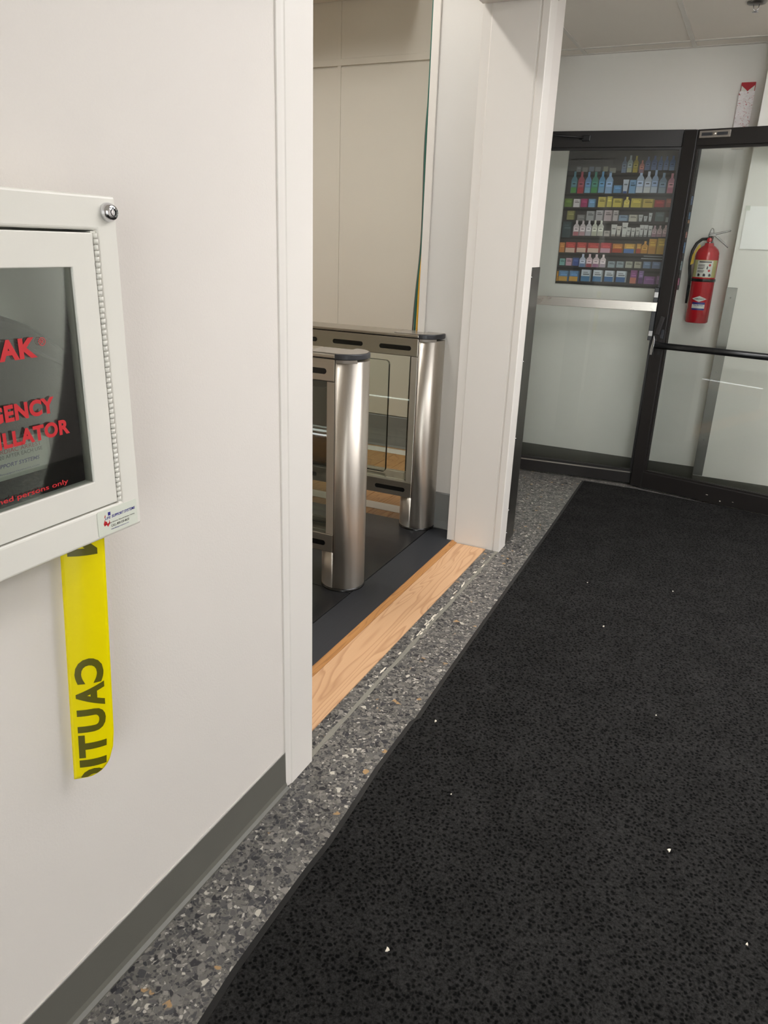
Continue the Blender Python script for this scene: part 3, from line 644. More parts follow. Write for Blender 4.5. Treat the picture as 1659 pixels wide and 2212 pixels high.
# ---------------------------------------------------------------- shelf poster on the end wall
PRODUCTS = [
 ('bottle', -0.866, -0.837, 1.838, 1.925, (110, 125, 150), (120, 140, 175)),
 ('bottle', -0.835, -0.804, 1.84, 1.932, (150, 165, 170), (185, 185, 150)),
 ('bottle', -0.801, -0.771, 1.839, 1.929, (165, 150, 70), (190, 165, 60)),
 ('bottle', -0.764, -0.736, 1.837, 1.905, (190, 120, 110), (150, 120, 140)),
 ('bottle', -0.733, -0.703, 1.852, 1.924, (95, 110, 150), (105, 120, 165)),
 ('bottle', -0.698, -0.665, 1.852, 1.928, (85, 100, 145), (100, 120, 170)),
 ('bottle', -0.66, -0.633, 1.851, 1.925, (85, 105, 150), (100, 120, 170)),
 ('bottle', -0.628, -0.601, 1.851, 1.925, (90, 110, 155), (105, 125, 170)),
 ('bottle', -0.596, -0.564, 1.849, 1.927, (80, 105, 155), (110, 140, 190)),
 ('box', -1.134, -1.104, 1.844, 1.874, (125, 130, 135)),
 ('box', -1.098, -1.066, 1.844, 1.869, (135, 135, 130)),
 ('box', -1.058, -1.029, 1.846, 1.873, (120, 130, 150)),
 ('box', -1.021, -0.989, 1.846, 1.871, (130, 135, 140)),
 ('box', -0.973, -0.946, 1.846, 1.873, (150, 150, 130)),
 ('box', -0.935, -0.898, 1.838, 1.865, (150, 150, 140)),
 ('bottle', -1.158, -1.12, 1.725, 1.847, (80, 130, 150), (85, 160, 75)),
 ('bottle', -1.116, -1.076, 1.723, 1.846, (165, 70, 85), (195, 50, 60)),
 ('bottle', -1.072, -1.035, 1.726, 1.844, (95, 140, 195), (115, 180, 215)),
 ('bottle', -1.033, -0.992, 1.726, 1.844, (70, 140, 120), (75, 160, 85)),
 ('bottle', -0.989, -0.952, 1.727, 1.846, (90, 150, 200), (115, 165, 205)),
 ('bottle', -0.948, -0.904, 1.724, 1.846, (125, 160, 205), (120, 165, 215)),
 ('box', -0.898, -0.847, 1.727, 1.769, (95, 150, 205)),
 ('tube', -0.846, -0.812, 1.725, 1.801, (190, 200, 215), (60, 90, 160)),
 ('box', -0.807, -0.766, 1.725, 1.799, (115, 165, 215)),
 ('bottle', -0.769, -0.725, 1.728, 1.852, (165, 185, 215), (200, 210, 225)),
 ('bottle', -0.723, -0.682, 1.728, 1.845, (175, 185, 205), (210, 215, 220)),
 ('bottle', -0.682, -0.644, 1.728, 1.852, (140, 165, 205), (190, 205, 225)),
 ('bottle', -0.639, -0.596, 1.727, 1.837, (120, 145, 175), (150, 170, 190)),
 ('bottle', -0.59, -0.551, 1.727, 1.834, (215, 140, 165), (215, 120, 150)),
 ('box', -1.186, -1.134, 1.645, 1.693, (110, 140, 60)),
 ('box', -1.13, -1.087, 1.644, 1.691, (225, 215, 220)),
 ('box', -1.085, -1.04, 1.645, 1.693, (175, 55, 105)),
 ('box', -1.038, -0.993, 1.645, 1.692, (110, 160, 205)),
 ('box', -0.98, -0.931, 1.646, 1.704, (210, 190, 80)),
 ('box', -0.927, -0.895, 1.647, 1.707, (205, 190, 75)),
 ('box', -0.891, -0.833, 1.647, 1.696, (215, 195, 75)),
 ('bottle', -0.826, -0.792, 1.647, 1.705, (215, 195, 90), (220, 200, 100)),
 ('box', -0.784, -0.717, 1.647, 1.697, (205, 185, 75)),
 ('box', -0.715, -0.65, 1.647, 1.695, (215, 185, 85)),
 ('box', -0.648, -0.586, 1.65, 1.69, (190, 65, 70)),
 ('box', -0.584, -0.548, 1.651, 1.697, (175, 85, 80)),
 ('box', -1.162, -1.112, 1.571, 1.623, (150, 145, 85)),
 ('box', -1.097, -1.045, 1.565, 1.601, (130, 128, 128)),
 ('box', -1.041, -0.989, 1.568, 1.623, (165, 165, 168)),
 ('box', -0.984, -0.938, 1.569, 1.628, (185, 180, 185)),
 ('box', -0.933, -0.883, 1.568, 1.629, (190, 170, 175)),
 ('box', -0.88, -0.847, 1.569, 1.629, (195, 185, 185)),
 ('box', -0.844, -0.787, 1.57, 1.603, (135, 160, 190)),
 ('box', -0.784, -0.732, 1.568, 1.606, (195, 190, 175)),
 ('tube', -0.729, -0.703, 1.569, 1.607, (190, 192, 195), (170, 175, 180)),
 ('tube', -0.699, -0.676, 1.57, 1.6, (185, 188, 192), (165, 170, 175)),
 ('tube', -0.671, -0.651, 1.57, 1.618, (200, 205, 210), (180, 185, 190)),
 ('box', -0.633, -0.577, 1.572, 1.623, (95, 110, 115)),
 ('box', -0.572, -0.543, 1.568, 1.595, (150, 160, 165)),
 ('box', -1.181, -1.12, 1.466, 1.56, (70, 85, 92)),
 ('bottle', -1.113, -1.075, 1.478, 1.569, (205, 190, 195), (195, 110, 120)),
 ('bottle', -1.073, -1.037, 1.479, 1.57, (210, 195, 200), (200, 150, 160)),
 ('bottle', -1.035, -1.0, 1.48, 1.571, (205, 200, 205), (195, 190, 200)),
 ('bottle', -0.998, -0.964, 1.48, 1.571, (210, 210, 195), (200, 200, 175)),
 ('bottle', -0.962, -0.926, 1.481, 1.571, (210, 210, 198), (200, 198, 180)),
 ('box', -0.921, -0.884, 1.48, 1.512, (195, 185, 180)),
 ('tube', -0.882, -0.847, 1.481, 1.549, (205, 205, 200), (150, 140, 130)),
 ('tube', -0.848, -0.82, 1.482, 1.541, (205, 200, 190), (150, 140, 130)),
 ('tube', -0.818, -0.783, 1.48, 1.561, (210, 210, 205), (190, 185, 180)),
 ('tube', -0.788, -0.763, 1.481, 1.534, (200, 200, 195), (140, 135, 130)),
 ('tube', -0.761, -0.736, 1.48, 1.532, (205, 203, 198), (140, 135, 130)),
 ('tube', -0.735, -0.71, 1.483, 1.535, (205, 203, 198), (140, 135, 130)),
 ('tube', -0.713, -0.688, 1.483, 1.55, (210, 210, 210), (150, 150, 150)),
 ('tube', -0.688, -0.664, 1.483, 1.55, (212, 212, 212), (150, 150, 150)),
 ('tube', -0.662, -0.639, 1.483, 1.547, (212, 212, 212), (150, 150, 150)),
 ('bottle', -0.639, -0.612, 1.484, 1.548, (190, 160, 170), (175, 130, 145)),
 ('bottle', -0.61, -0.58, 1.485, 1.549, (195, 165, 172), (180, 135, 148)),
 ('bottle', -0.578, -0.549, 1.486, 1.552, (200, 170, 175), (190, 150, 160)),
 ('box', -1.187, -1.151, 1.377, 1.436, (225, 140, 70)),
 ('box', -1.148, -1.08, 1.378, 1.439, (215, 75, 70), (225, 190, 170)),
 ('box', -1.077, -1.012, 1.381, 1.44, (218, 80, 75), (225, 190, 170)),
 ('box', -1.009, -0.932, 1.382, 1.439, (215, 80, 75), (225, 190, 170)),
 ('box', -0.93, -0.862, 1.384, 1.442, (215, 75, 80), (205, 150, 170)),
 ('box', -0.858, -0.792, 1.387, 1.439, (210, 130, 60), (190, 70, 50)),
 ('box', -0.788, -0.719, 1.387, 1.441, (225, 165, 70), (80, 120, 190)),
 ('box', -0.715, -0.686, 1.388, 1.443, (225, 155, 70), (200, 80, 60)),
 ('bottle', -0.686, -0.648, 1.388, 1.459, (230, 160, 65), (225, 150, 60)),
 ('box', -0.646, -0.598, 1.387, 1.473, (230, 165, 60), (220, 150, 60)),
 ('box', -0.597, -0.544, 1.387, 1.477, (215, 175, 70), (220, 170, 60)),
 ('box', -1.176, -1.14, 1.299, 1.34, (130, 195, 190)),
 ('box', -1.136, -1.096, 1.299, 1.344, (220, 170, 190)),
 ('box', -1.094, -1.052, 1.3, 1.348, (75, 95, 170)),
 ('bottle', -1.051, -1.012, 1.294, 1.372, (185, 195, 220), (110, 140, 190)),
 ('bottle', -1.009, -0.97, 1.295, 1.373, (220, 190, 200), (175, 80, 90)),
 ('bottle', -0.968, -0.927, 1.296, 1.373, (220, 195, 200), (170, 110, 150)),
 ('bottle', -0.924, -0.887, 1.297, 1.373, (225, 205, 210), (180, 160, 180)),
 ('box', -0.873, -0.827, 1.298, 1.336, (150, 165, 175)),
 ('box', -0.821, -0.774, 1.3, 1.337, (150, 165, 175)),
 ('box', -0.767, -0.722, 1.301, 1.339, (175, 175, 160)),
 ('box', -0.714, -0.67, 1.302, 1.34, (180, 175, 155)),
 ('box', -0.662, -0.615, 1.303, 1.342, (120, 145, 185)),
 ('box', -0.609, -0.558, 1.304, 1.343, (120, 140, 185)),
 ('box', -0.666, -0.543, 1.371, 1.376, (150, 155, 160)),
 ('box', -0.68, -0.551, 1.356, 1.362, (155, 160, 165)),
 ('box', -1.186, -1.174, 1.202, 1.263, (220, 150, 50)),
 ('box', -1.172, -1.108, 1.204, 1.267, (90, 140, 195), (225, 165, 60)),
 ('box', -1.104, -1.042, 1.206, 1.269, (90, 140, 195), (225, 165, 60)),
 ('box', -1.03, -0.968, 1.209, 1.279, (205, 215, 225), (75, 130, 180)),
 ('box', -0.956, -0.896, 1.211, 1.28, (205, 215, 225), (70, 125, 180)),
 ('box', -0.884, -0.824, 1.214, 1.28, (205, 215, 225), (65, 115, 180)),
 ('box', -0.813, -0.75, 1.215, 1.281, (205, 215, 225), (60, 105, 170)),
 ('box', -0.728, -0.686, 1.211, 1.289, (150, 80, 140), (210, 120, 100)),
 ('box', -0.679, -0.649, 1.212, 1.288, (140, 110, 170), (110, 70, 130)),
 ('box', -0.645, -0.575, 1.212, 1.258, (150, 95, 165)),
 ('box', -0.572, -0.541, 1.214, 1.263, (140, 100, 150)),
 ('box', -0.458, -0.433, 1.665, 1.713, (110, 130, 170)),
 ('box', -0.449, -0.424, 1.587, 1.626, (90, 130, 170)),
 ('box', -0.458, -0.431, 1.565, 1.582, (205, 150, 110)),
 ('box', -0.454, -0.427, 1.484, 1.518, (190, 120, 110)),
 ('box', -0.457, -0.427, 1.399, 1.459, (90, 130, 180)),
 ('box', -0.458, -0.426, 1.302, 1.353, (150, 170, 180)),
 ('box', -0.459, -0.438, 1.215, 1.256, (200, 110, 150)),
]

def poster():
    X0, X1, Z0, Z1, Y = -1.19, -0.435, 1.196, 1.962, 4.9995
    m = MB().box(X0, X1, 4.992, Y, Z0, Z1, lin((68, 65, 65)))
    lay = [4.9915]
    def quad(pts, c):
        g = sum(c) / 3; c = tuple(min(255, (g + (v - g) * 0.78) * 0.94 + 6) for v in c)  # mutes and lifts the print, putting the haze of the glass into its colours
        m.poly([(x, lay[0], z) for x, z in pts], lin(c))
    def rect(x0, x1, z0, z1, c): quad([(x0, z0), (x1, z0), (x1, z1), (x0, z1)], c)
    rect(X0, X1, 1.85, Z1, (98, 96, 98)); rect(X0 + 0.02, -0.90, 1.912, 1.918, (132, 130, 130))
    lay[0] -= 0.0002
    for z in (1.832, 1.722, 1.640, 1.560, 1.473, 1.375, 1.292, 1.204): rect(X0, X1, z - 0.016, z - 0.004, (44, 41, 41))
    rng = random.Random(5)
    dk = lambda c, f: tuple(min(255, v * f) for v in c)
    for it in PRODUCTS:
        kind, x0, x1, z0, z1 = it[:5]; c = it[5]; c2 = it[6] if len(it) > 6 else None
        x1 = min(x1, X1 - 0.002); w = x1 - x0; h = z1 - z0
        if w <= 0.004: continue
        lay[0] = 4.9910
        if kind == 'box':
            rect(x0, x1, z0, z1, c); lay[0] = 4.9908
            if c2: rect(x0, x1, z0, z0 + h * 0.45, c2)
            if h > 0.03:
                lay[0] = 4.9906; q = dk(c, 1.25) if sum(c) < 480 else dk(c, 0.6)
                rect(x0 + w * .18, x1 - w * .2, z0 + h * .55, z0 + h * .66, q); rect(x0 + w * .18, x1 - w * .35, z0 + h * .74, z0 + h * .80, q)
                rect(x1 - w * .14, x1, z0, z1, dk(c, 0.72))
        elif kind == 'bottle':
            cxm = (x0 + x1) / 2; nw = w * 0.17
            quad([(x0, z0), (x1, z0), (x1, z0 + h * .58), (x1 - w * .12, z0 + h * .68), (cxm + nw, z0 + h * .78), (cxm - nw, z0 + h * .78), (x0 + w * .12, z0 + h * .68), (x0, z0 + h * .58)], c)
            rect(cxm - nw, cxm + nw, z0 + h * .78, z1, dk(c, 1.1)); lay[0] = 4.9908
            if c2:
                rect(x0 + w * .05, x1 - w * .05, z0, z0 + h * .26, c2)
            rect(x0 + w * .12, x1 - w * .12, z0 + h * .30, z0 + h * .52, dk(c, 1.18)); lay[0] = 4.9906
            rect(x0 + w * .25, x1 - w * .3, z0 + h * .40, z0 + h * .46, dk(c, 0.6)); rect(x1 - w * .1, x1, z0, z0 + h * .57, dk(c, 0.78))
        else:
            quad([(x0 + w * .18, z0), (x1 - w * .18, z0), (x1, z1), (x0, z1)], c); lay[0] = 4.9908
            if c2: rect(x0 + w * .2, x1 - w * .2, z0, z0 + h * .16, c2)
            rect(x0 + w * .22, x1 - w * .22, z0 + h * .6, z0 + h * .68, dk(c, 0.55))
    return tag(build('shelf_poster', m, 'poster_print', recalc=False), 'wide poster printed with shelves of pharmacy bottles and boxes behind the left glass door', 'poster')
poster()

# ---------------------------------------------------------------- fire extinguisher
EX, EY = -0.302, 4.918
r = thing('fire_extinguisher', 'red fire extinguisher with chrome levers hung on the end wall', 'fire extinguisher', (EX, EY, 1.012))
RC = 0.064
build('cylinder', MB().lathe([(0.0001, 1.014), (RC - .006, 1.012), (RC, 1.018), (RC, 1.385), (RC * .97, 1.405), (RC * .84, 1.424), (RC * .6, 1.438), (0.026, 1.446), (0.024, 1.458), (0.0001, 1.459)], (EX, EY), 40), 'red_enamel', r)
def wrap(rad):
    # u is arc length to the right as seen from the corridor, v is height
    return lambda u, v: (EX + rad * math.sin(u / RC), EY - rad * math.cos(u / RC), v)
def band(u0, u1, v0, v1, rad, n=24):
    f = wrap(rad); m = MB(); o = 0
    for i in range(n + 1):
        u = u0 + (u1 - u0) * i / n; m.v += [f(u, v0), f(u, v1)]
    for i in range(n): m._f([2 * i, 2 * i + 2, 2 * i + 3, 2 * i + 1], True)
    return m
lb = build('label', band(-0.078, 0.078, 1.270, 1.366, RC + .0006), 'beige_print', r)
build('label_panel', band(-0.044, 0.044, 1.272, 1.362, RC + .0011), 'white_print', lb)
m = MB(); f = wrap(RC + 0.0016)
for i, (u0, u1, v, h) in enumerate(((-.034, .034, 1.352, .006), (-.038, .0, 1.337, .003), (-.038, .0, 1.331, .003), (-.038, .0, 1.322, .003), (-.038, -.006, 1.316, .003), (-.038, .0, 1.305, .003), (-.038, -.004, 1.299, .003))):
    bb = band(u0, u1, v, v + h, RC + .0016, 8); m.add_mesh(bb.v, bb.f)
for u in (-.034, -.004, .026):
    m.poly([f(u, 1.276), f(u + .013, 1.276), f(u + .014, 1.286), f(u + .008, 1.292), f(u, 1.290)])
m.poly([f(.010, 1.318), f(.016, 1.314), f(.018, 1.328), f(.013, 1.334)])
build('label_print', m, 'dark_print', lb, recalc=False)
m = MB()
for v in (1.308, 1.338):
    m.poly([f(.026 + .007 * math.cos(a * .785), v + .007 * math.sin(a * .785)) for a in range(8)])
build('label_marks', m, 'red_print', lb, recalc=False)
build('strap', MB().lathe([(RC + .0005, 1.246), (RC + .003, 1.246), (RC + .003, 1.262), (RC + .0005, 1.262)], (EX, EY), 40), 'black_plastic', r)
f = wrap(RC + 0.0008); m = MB()
m.v = []
for k_ in range(17):
    u = -.042 + .084 * k_ / 16; hh = .0165 * (1 - abs(u) / .042); m.v += [f(u, 1.150 - hh - .0002), f(u, 1.150 + hh + .0002)]
for k_ in range(16): m._f([2 * k_, 2 * k_ + 2, 2 * k_ + 3, 2 * k_ + 1])
dm = build('emblem', m, 'white_print', r, recalc=False)
fit_text(t_ := MB(), 'AMEREX', wrap(RC + .0013), -.026, .026, 1.1465, 1.1535, 0.02)
build('emblem_lettering', t_, 'dark_print', dm, recalc=False)
st = build('service_sticker', band(-.036, .036, 1.087, 1.131, RC + .0007, 12), 'blue_print', r)
s2 = build('sticker_panel', band(-.036, .036, 1.097, 1.119, RC + .0012, 12), 'white_print', st)
fit_text(t_ := MB(), 'Pye-Barker', wrap(RC + .0017), -.027, .027, 1.109, 1.117, 0.02)
build('sticker_lettering', t_, 'blue_print', st, recalc=False)
vb = build('valve', MB().lathe([(0.017, 1.4595), (0.017, 1.490), (0.012, 1.496), (0.012, 1.508)], (EX, EY), 24), 'chrome', r)
build('gauge', MB().lathe([(0.014, EY - .018), (0.014, EY - .030), (0.011, EY - .032), (0.0001, EY - .032)], (EX - .002, 1.474), 20, 1), 'red_enamel', vb)
def lever(z0, z1, zc, name, mat):
    pr = [(EX - 0.012, z0 - .006), (EX + .02, z0 - .004), (EX + 0.100, z1 - .004), (EX + 0.104, z1), (EX + 0.100, z1 + .004), (EX + .02, z0 + .008), (EX - 0.012, z0 + .01)]
    build(name, MB().prism(pr, 1, EY - .012, EY + .012), mat, r, bevel=0.003)
lever(1.500, 1.440, 0, 'carry_handle', 'lever_steel')
lever(1.505, 1.528, 0, 'squeeze_lever', 'lever_steel')
build('lever_hub', MB().prism([(EX - .014, 1.497), (EX + .018, 1.497), (EX + .010, 1.535), (EX, 1.541), (EX - .008, 1.525)], 1, EY - .009, EY + .009), 'lever_steel', r, bevel=0.003)
build('hose', MB().tube([(EX - .016, EY - .005, 1.480), (EX - .042, EY - .012, 1.478), (EX - .068, EY - .016, 1.455), (EX - .084, EY - .02, 1.415), (EX - .088, EY - .02, 1.365), (EX - .084, EY - .02, 1.32), (EX - .076, EY - .022, 1.275), (EX - .073, EY - .022, 1.225)], 0.0085, 10), 'hose_rubber', r)
build('nozzle', MB().tube([(EX - .073, EY - .022, 1.2245), (EX - .072, EY - .022, 1.18), (EX - .072, EY - .022, 1.12)], [0.008, 0.0075, 0.006], 10), 'black_plastic', r)
build('tag', MB().prism([(EX - .05, 1.452), (EX - .062, 1.43), (EX - .079, 1.39), (EX - .082, 1.335), (EX - .066, 1.345), (EX - .064, 1.40), (EX - .04, 1.44)], 1, EY - .045, EY - .043), 'yellow_plastic', r, label='yellow inspection tag')
build('wall_hook', MB().box(EX - .015, EX + .015, EY + .02, 4.9995, 1.40, 1.47), 'dark_cap', r, bevel=0.003)

# extinguisher sign above the door top
r = thing('extinguisher_sign', 'narrow red sign with downward arrow and wrinkled reflective film with painted glare above the extinguisher', 'sign', (-0.25, 4.99, 1.96))
SXa, SXb = -0.285, -0.213
pl = build('plate', MB().prism([(SXa, 4.9995), (SXb, 4.9995), (SXb, 4.985), (SXa, 4.985)], 2, 1.975, 2.286), 'sign_red', r, bevel=0.001)
mid = (SXa + SXb) / 2; m = MB()
for sgn in (-1, 1):
    e = mid + sgn * 0.033
    m.poly([(e, 4.9846, 2.236), (e, 4.9846, 2.270), (mid + sgn * .004, 4.9846, 2.246), (mid + sgn * 0.002, 4.9846, 2.236)])
build('arrow_cutout', m, 'strip_white', pl)
m = MB(); N, K = 6, 26
for i in range(K + 1):
    for j in range(N + 1):
        m.v.append((SXa - .004 + (SXb - SXa + .006) * j / N, 4.981 + rr.uniform(-.0035, .0025), 1.985 + (2.242 - 1.985) * i / K))
for i in range(K):
    for j in range(N):
        a = i * (N + 1) + j; m._f([a, a + 1, a + N + 2, a + N + 1])
build('film', m, 'sign_glare_film', r, label='crumpled film with painted white glare over the lettering')
build('bottom_lip', MB().prism([(SXa + .006, 1.958), (SXb - .006, 1.958), (SXb, 1.9748), (SXa, 1.9748)], 1, 4.986, 4.9995), 'strip_white', r)

# sheet of paper on the wall projection
r = thing('paper_sheet', 'white sheet of paper taped to the wall projection at the right edge', 'paper', (0.0, 4.798, 1.43))
m = MB(); K = 8
for i in range(K + 1):
    z = 1.432 + (1.652 - 1.432) * i / K; y = 4.7965 - 0.006 * (1 - i / K) ** 2
    m.v += [(-0.137, y, z), (0.145, y - .002, z)]
for i in range(K): m._f([2 * i, 2 * i + 1, 2 * i + 3, 2 * i + 2], True)
build('sheet', m, 'paper_white', r)
build('tape_piece', MB().box(-0.145, -0.12, 4.7945, 4.7962, 1.630, 1.655), 'card_white', r)
build('tape_piece', MB().box(0.12, 0.15, 4.7925, 4.7942, 1.630, 1.655), 'card_white', r)

# sprinkler head
r = thing('sprinkler', 'small pendent sprinkler head in the tile ceiling above the right door', 'sprinkler', (-0.238, 4.238, CZ))
SX_, SY_ = -0.238, 4.238
build('escutcheon', MB().lathe([(0.042, CZ + .0025), (0.040, CZ - .004), (0.018, CZ - .008), (0.0001, CZ - .008)], (SX_, SY_), 28), 'guard_steel', r)
build('frame_arms', MB().tube([(SX_ - .012, SY_, CZ - .008), (SX_ - .010, SY_, CZ - .025), (SX_, SY_, CZ - .036)], .0022, 6).tube([(SX_ + .012, SY_, CZ - .008), (SX_ + .010, SY_, CZ - .025), (SX_, SY_, CZ - .036)], .0022, 6), 'chrome', r)
build('deflector', MB().lathe([(0.0001, CZ - .036), (0.014, CZ - .037), (0.014, CZ - .0385), (0.0001, CZ - .039)], (SX_, SY_), 20), 'chrome', r)

# ---------------------------------------------------------------- wall cabinet with defibrillator
FX = -0.825                       # front face
CY0, CY1, CZ0, CZ1 = 0.377, 0.837, 0.962, 1.4465
DY0, DY1, DZ0, DZ1 = 0.424, 0.790, 1.0125, 1.398
PY0, PY1, PZ0, PZ1 = 0.464, 0.750, 1.0545, 1.354
r = thing('defibrillator_cabinet', 'white metal wall cabinet with dark window and red lettering', 'cabinet', (WX, 0.607, CZ0))
m = MB()   # shell: back, top, bottom, sides
m.box(WX + .0005, WX + .004, CY0 + .012, CY1 - .012, CZ0 + .012, CZ1 - .012)
m.box(WX + .004, FX - .0025, CY0 + .012, CY0 + .015, CZ0 + .012, CZ1 - .012).box(WX + .004, FX - .0025, CY1 - .015, CY1 - .012, CZ0 + .012, CZ1 - .012)
m.box(WX + .004, FX - .0025, CY0 + .015, CY1 - .015, CZ0 + .012, CZ0 + .015).box(WX + .004, FX - .0025, CY0 + .015, CY1 - .015, CZ1 - .015, CZ1 - .012)
body = build('body', m, 'cabinet_white', r)
def frame_mesh(o, i, x0, x1):
    """rectangular ring o=(y0,y1,z0,z1) outside, i inside, from depth x0 to x1"""
    m = MB(); O = [(o[0], o[2]), (o[1], o[2]), (o[1], o[3]), (o[0], o[3])]; I = [(i[0], i[2]), (i[1], i[2]), (i[1], i[3]), (i[0], i[3])]
    for x in (x0, x1): m.v += [(x, *p) for p in O] + [(x, *p) for p in I]
    for k in range(4):
        j = (k + 1) % 4
        m._f([k, j, 4 + j, 4 + k]); m._f([8 + k, 8 + j, 12 + j, 12 + k]); m._f([k, j, 8 + j, 8 + k]); m._f([4 + k, 4 + j, 12 + j, 12 + k])
    return m
build('frame', frame_mesh((CY0, CY1, CZ0, CZ1), (DY0 - .003, DY1 + .009, DZ0 - .0028, DZ1 + .0032), FX - .016, FX), 'cabinet_white', r, bevel=0.004, seg=3)
dr = build('door', frame_mesh((DY0, DY1, DZ0, DZ1), (PY0, PY1, PZ0, PZ1), FX - .016, FX + .001), 'cabinet_white', r, bevel=0.0014, seg=2)
build('window', MB().box(FX - .006, FX - .003, PY0 - .002, PY1 + .002, PZ0 - .002, PZ1 + .002), 'cabinet_glass', dr, label='dark tinted window')
# piano hinge
hg = build('hinge', MB().box(FX - .012, FX - .0035, DY1 + .0004, DY1 + .0088, DZ0 - .002, DZ1 + .002), 'cabinet_white', r)
n_k = 51; step = (DZ1 - DZ0) / n_k; proto = None
for k in range(n_k):
    a = DZ0 + k * step
    if proto is None:
        proto = build('hinge_knuckle', MB().lathe([(0.0001, 0.0004), (0.0036, 0.0006), (0.0036, step - .0006), (0.0001, step - .0004)], (0, 0), 12), 'cabinet_white', hg, world=False)
        o = proto
    else:
        o = proto.copy(); COL.objects.link(o); o.parent = hg
    o.location = Vector((FX + (.0006 if k % 2 else -.0004), DY1 + .0045, a)) - Vector(BASE[r.name])
# lock
LY, LZ = 0.8205, 1.4250
lk = build('lock', MB().lathe([(0.0128, FX), (0.0128, FX + .003), (0.0122, FX + .006), (0.0098, FX + .0105), (0.0090, FX + .0115), (0.0001, FX + .0115)], (LY, LZ), 32, 0), 'chrome', r, label='chrome tubular cam lock')
build('keyway', MB().lathe([(0.0052, FX + .0116), (0.0052, FX + .0121), (0.0041, FX + .0121), (0.0041, FX + .0116)], (LY, LZ), 24, 0).box(FX + .0116, FX + .0121, LY - .0006, LY + .0006, LZ + .0046, LZ + .0068), 'slot_black', lk)

# lettering printed on the window
wall_map = lambda x: (lambda u, v: (x, u, v))
def letters(name, parent, mat, lines, x):
    for body, u0, u1, v0, v1, bold, *sh in lines:
        build(name, fit_text(MB(), body, wall_map(x), u0, u1, v0, v1, bold, sh[0] if sh else 0.0), mat, parent, recalc=False)
letters('window_lettering', dr, 'red_print', [
    ('LIFEP', 0.502, 0.6215, 1.2435, 1.2695, 0.042), ('AK', 0.6245, 0.681, 1.2435, 1.2695, 0.045), ('\u00ae', 0.685, 0.696, 1.257, 1.268, 0.0),
    ('EMER', 0.510, 0.5955, 1.1675, 1.1895, 0.042), ('GENCY', 0.5985, 0.698, 1.1675, 1.1895, 0.045), ('DEFIBRI', 0.497, 0.6105, 1.1345, 1.1555, 0.042), ('LLATOR', 0.6135, 0.7185, 1.1345, 1.1555, 0.045),
    ('for use by trained persons only', 0.500, 0.706, 1.0625, 1.0715, 0.012)], FX - .0024)

# white certificate sticker on the frame
m = MB().prism(rounded(0.7475, 0.8285, 0.9665, 1.0062, .003), 0, FX + .0002, FX + .0007)
skr = build('service_sticker', m, 'card_white', r)
letters('sticker_lettering', skr, 'blue_print', [('LIFE', .762, .7735, .9905, .9945, .02, .2), ('SUPPORT SYSTEMS', .7755, .824, .9905, .9950, .03, .2), ('www.lifesupportsystems.com', .772, .809, .9712, .9738, .01)], FX + .0009)
letters('sticker_small_print', skr, 'dark_print', [('AEDs, Pads, Batteries, Parts and Service, Training', .760, .822, .9820, .9846, .01), ('CALL 800-520-8620', .773, .810, .9762, .9800, .01)], FX + .0009)
build('sticker_square', MB().poly([(FX + .0009, .7685, .9958), (FX + .0009, .7735, .9958), (FX + .0009, .7735, 1.0012), (FX + .0009, .7685, 1.0012)]), 'blue_print', skr, recalc=False)
build('sticker_flame', MB().poly([(FX + .0009, *p) for p in ((.7585, .985), (.7615, .9915), (.7625, .9885), (.7655, .987), (.766, .9835), (.769, .985), (.7705, .989), (.771, .983), (.7665, .9785), (.764, .9825), (.760, .981))]).poly([(FX + .0009, *p) for p in ((.7605, .9935), (.7635, .9955), (.763, .9995))]), 'red_print', skr, recalc=False)

# black carrying case standing inside, with a card in a clear pouch
r = thing('defibrillator_case', 'dark carrying case standing behind the cabinet window', 'case', (-0.88, 0.607, CZ0 + .0155))
pts = [(0.397, 0.978), (0.817, 0.978), (0.817, 1.19), (0.801, 1.211), (0.745, 1.254), (0.71, 1.279), (0.67, 1.294), (0.607, 1.301), (0.544, 1.294), (0.504, 1.279), (0.469, 1.254), (0.413, 1.211), (0.397, 1.19)]
cs = build('shell', MB().prism(pts, 0, WX + .006, -0.862), 'case_fabric', r, bevel=0.014, seg=3)
build('handle', MB().tube([(-0.885, 0.55, 1.298), (-0.885, 0.56, 1.325), (-0.885, 0.607, 1.333), (-0.885, 0.655, 1.325), (-0.885, 0.665, 1.298)], 0.007, 8), 'black_plastic', r)
build('zip', MB().tube([(-0.8612, y, z) for y, z in [(0.42, 1.0), (0.42, 1.18), (0.47, 1.225), (0.54, 1.262), (0.607, 1.272), (0.674, 1.262), (0.744, 1.225), (0.794, 1.18), (0.794, 1.0)]], 0.0022, 6), 'hose_rubber', cs)
pc = build('card_pouch', MB().prism(rounded(0.55, 0.709, 1.083, 1.134, .006), 0, -0.8618, -0.8595), 'card_white', r, label='white card in a clear pouch')
letters('card_lettering', pc, 'red_print', [('FOR EMERGENCY', .585, .68, 1.1265, 1.1325, .0), ('SUDDEN CARDIAC ARREST', .575, .695, 1.1185, 1.1242, .0)], -0.8592)
letters('card_small_print', pc, 'dark_print', [('CALL 800-520-8620 AFTER EACH USE', .572, .696, 1.1115, 1.1165, .0)], -0.8592)
letters('card_name', pc, 'blue_print', [('LIFE SUPPORT SYSTEMS', .600, .690, 1.0995, 1.1050, .02, .2), ('www.lifesupportsystems.com', .605, .688, 1.0895, 1.0930, .0)], -0.8592)

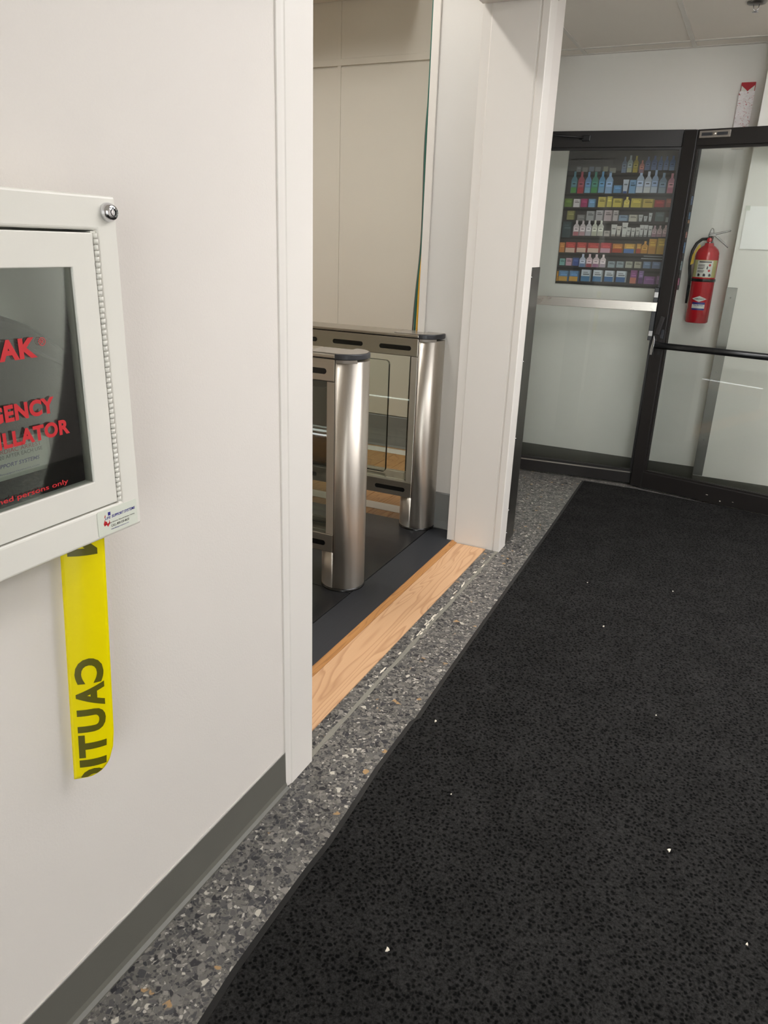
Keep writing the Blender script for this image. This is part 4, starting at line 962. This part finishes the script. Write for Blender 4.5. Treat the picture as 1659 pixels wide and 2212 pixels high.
# ---------------------------------------------------------------- caution tape hanging from behind the cabinet
def tape_pt(u, v, lift=0.0):
    """u across 0..1 (left edge near the wall, right edge standing off it), v = height above the floor"""
    ly = 0.734 + (v - 0.923) * 0.0702; ry = 0.783 + (v - 0.944) * 0.0635
    bow = 0.004 * math.sin(u * math.pi)
    x = -0.897 + 0.044 * u + bow; y = ly + (ry - ly) * u - bow
    low = max(0.0, (0.60 - v) / 0.07); c = max(0.0, u - 0.6) / 0.4
    y -= 0.004 * low * c; x -= 0.004 * low * c
    return (x + lift * 0.7, y - lift * 0.7, v)
m = MB(); NU, NV = 12, 60
END = [(0.0, 0.523), (0.2, 0.5245), (0.4, 0.5255), (0.55, 0.529), (0.7, 0.5335), (0.8, 0.538), (0.93, 0.550), (1.0, 0.572)]
def bottom(u):
    # torn end, rounded off at the right corner
    for (a, va), (b, vb) in zip(END[:-1], END[1:]):
        if u <= b + 1e-9: return va + (vb - va) * (u - a) / (b - a)
    return END[-1][1]
for i in range(NV + 1):
    for j in range(NU + 1):
        u = j / NU; vb = bottom(u)
        m.v.append(tape_pt(u, vb + (0.9725 - vb) * i / NV))
for i in range(NV):
    for j in range(NU):
        a = i * (NU + 1) + j; m._f([a, a + 1, a + NU + 2, a + NU + 1], True)
tp = tag(build('caution_tape', m, 'tape_yellow', recalc=False), 'yellow caution tape end hanging below the white wall cabinet', 'tape')
sol = tp.modifiers.new('thickness', 'SOLIDIFY'); sol.thickness = 0.0002; sol.offset = 0
def tape_letter(ch, va, vb, u0=0.155, u1=0.83, keep=None):
    """the print is seen from the back: it reads downward with its tops toward the left"""
    vs, fs = text_geo(ch, 1.0, 'LEFT', 0.045)
    xs = [p[0] for p in vs]; ys = [p[1] for p in vs]; ax, bx, ay, by = min(xs), max(xs), min(ys), max(ys)
    bm = bmesh.new(); vv = [bm.verts.new(((x - ax) / (bx - ax), (y - ay) / (by - ay), 0)) for x, y in vs]
    for f in fs:
        try: bm.faces.new([vv[i] for i in f])
        except ValueError: pass
    bmesh.ops.triangulate(bm, faces=bm.faces)
    for cut in range(1, 8):
        for n_, co in (((1, 0, 0), (cut / 8, 0, 0)), ((0, 1, 0), (0, cut / 8, 0))):
            bmesh.ops.bisect_plane(bm, geom=bm.verts[:] + bm.edges[:] + bm.faces[:], plane_co=co, plane_no=n_)
    bm.verts.index_update(); out = []; m = MB()
    for w in bm.verts:
        u = u1 - (u1 - u0) * w.co.y; v = va - (va - vb) * w.co.x
        v = max(v, bottom(u) + 0.001)
        out.append(tape_pt(u, v, 0.0006))
    m.add_mesh(out, [[q.index for q in f.verts] for f in bm.faces]); bm.free()
    build('letter', m, 'tape_print', tp, recalc=False)
for ch, va, vb in (('N', 0.972, 0.925), ('C', 0.748, 0.702), ('A', 0.702, 0.658), ('U', 0.655, 0.612), ('T', 0.607, 0.5635), ('I', 0.5595, 0.5455), ('O', 0.541, 0.497)):
    tape_letter(ch, va, vb)
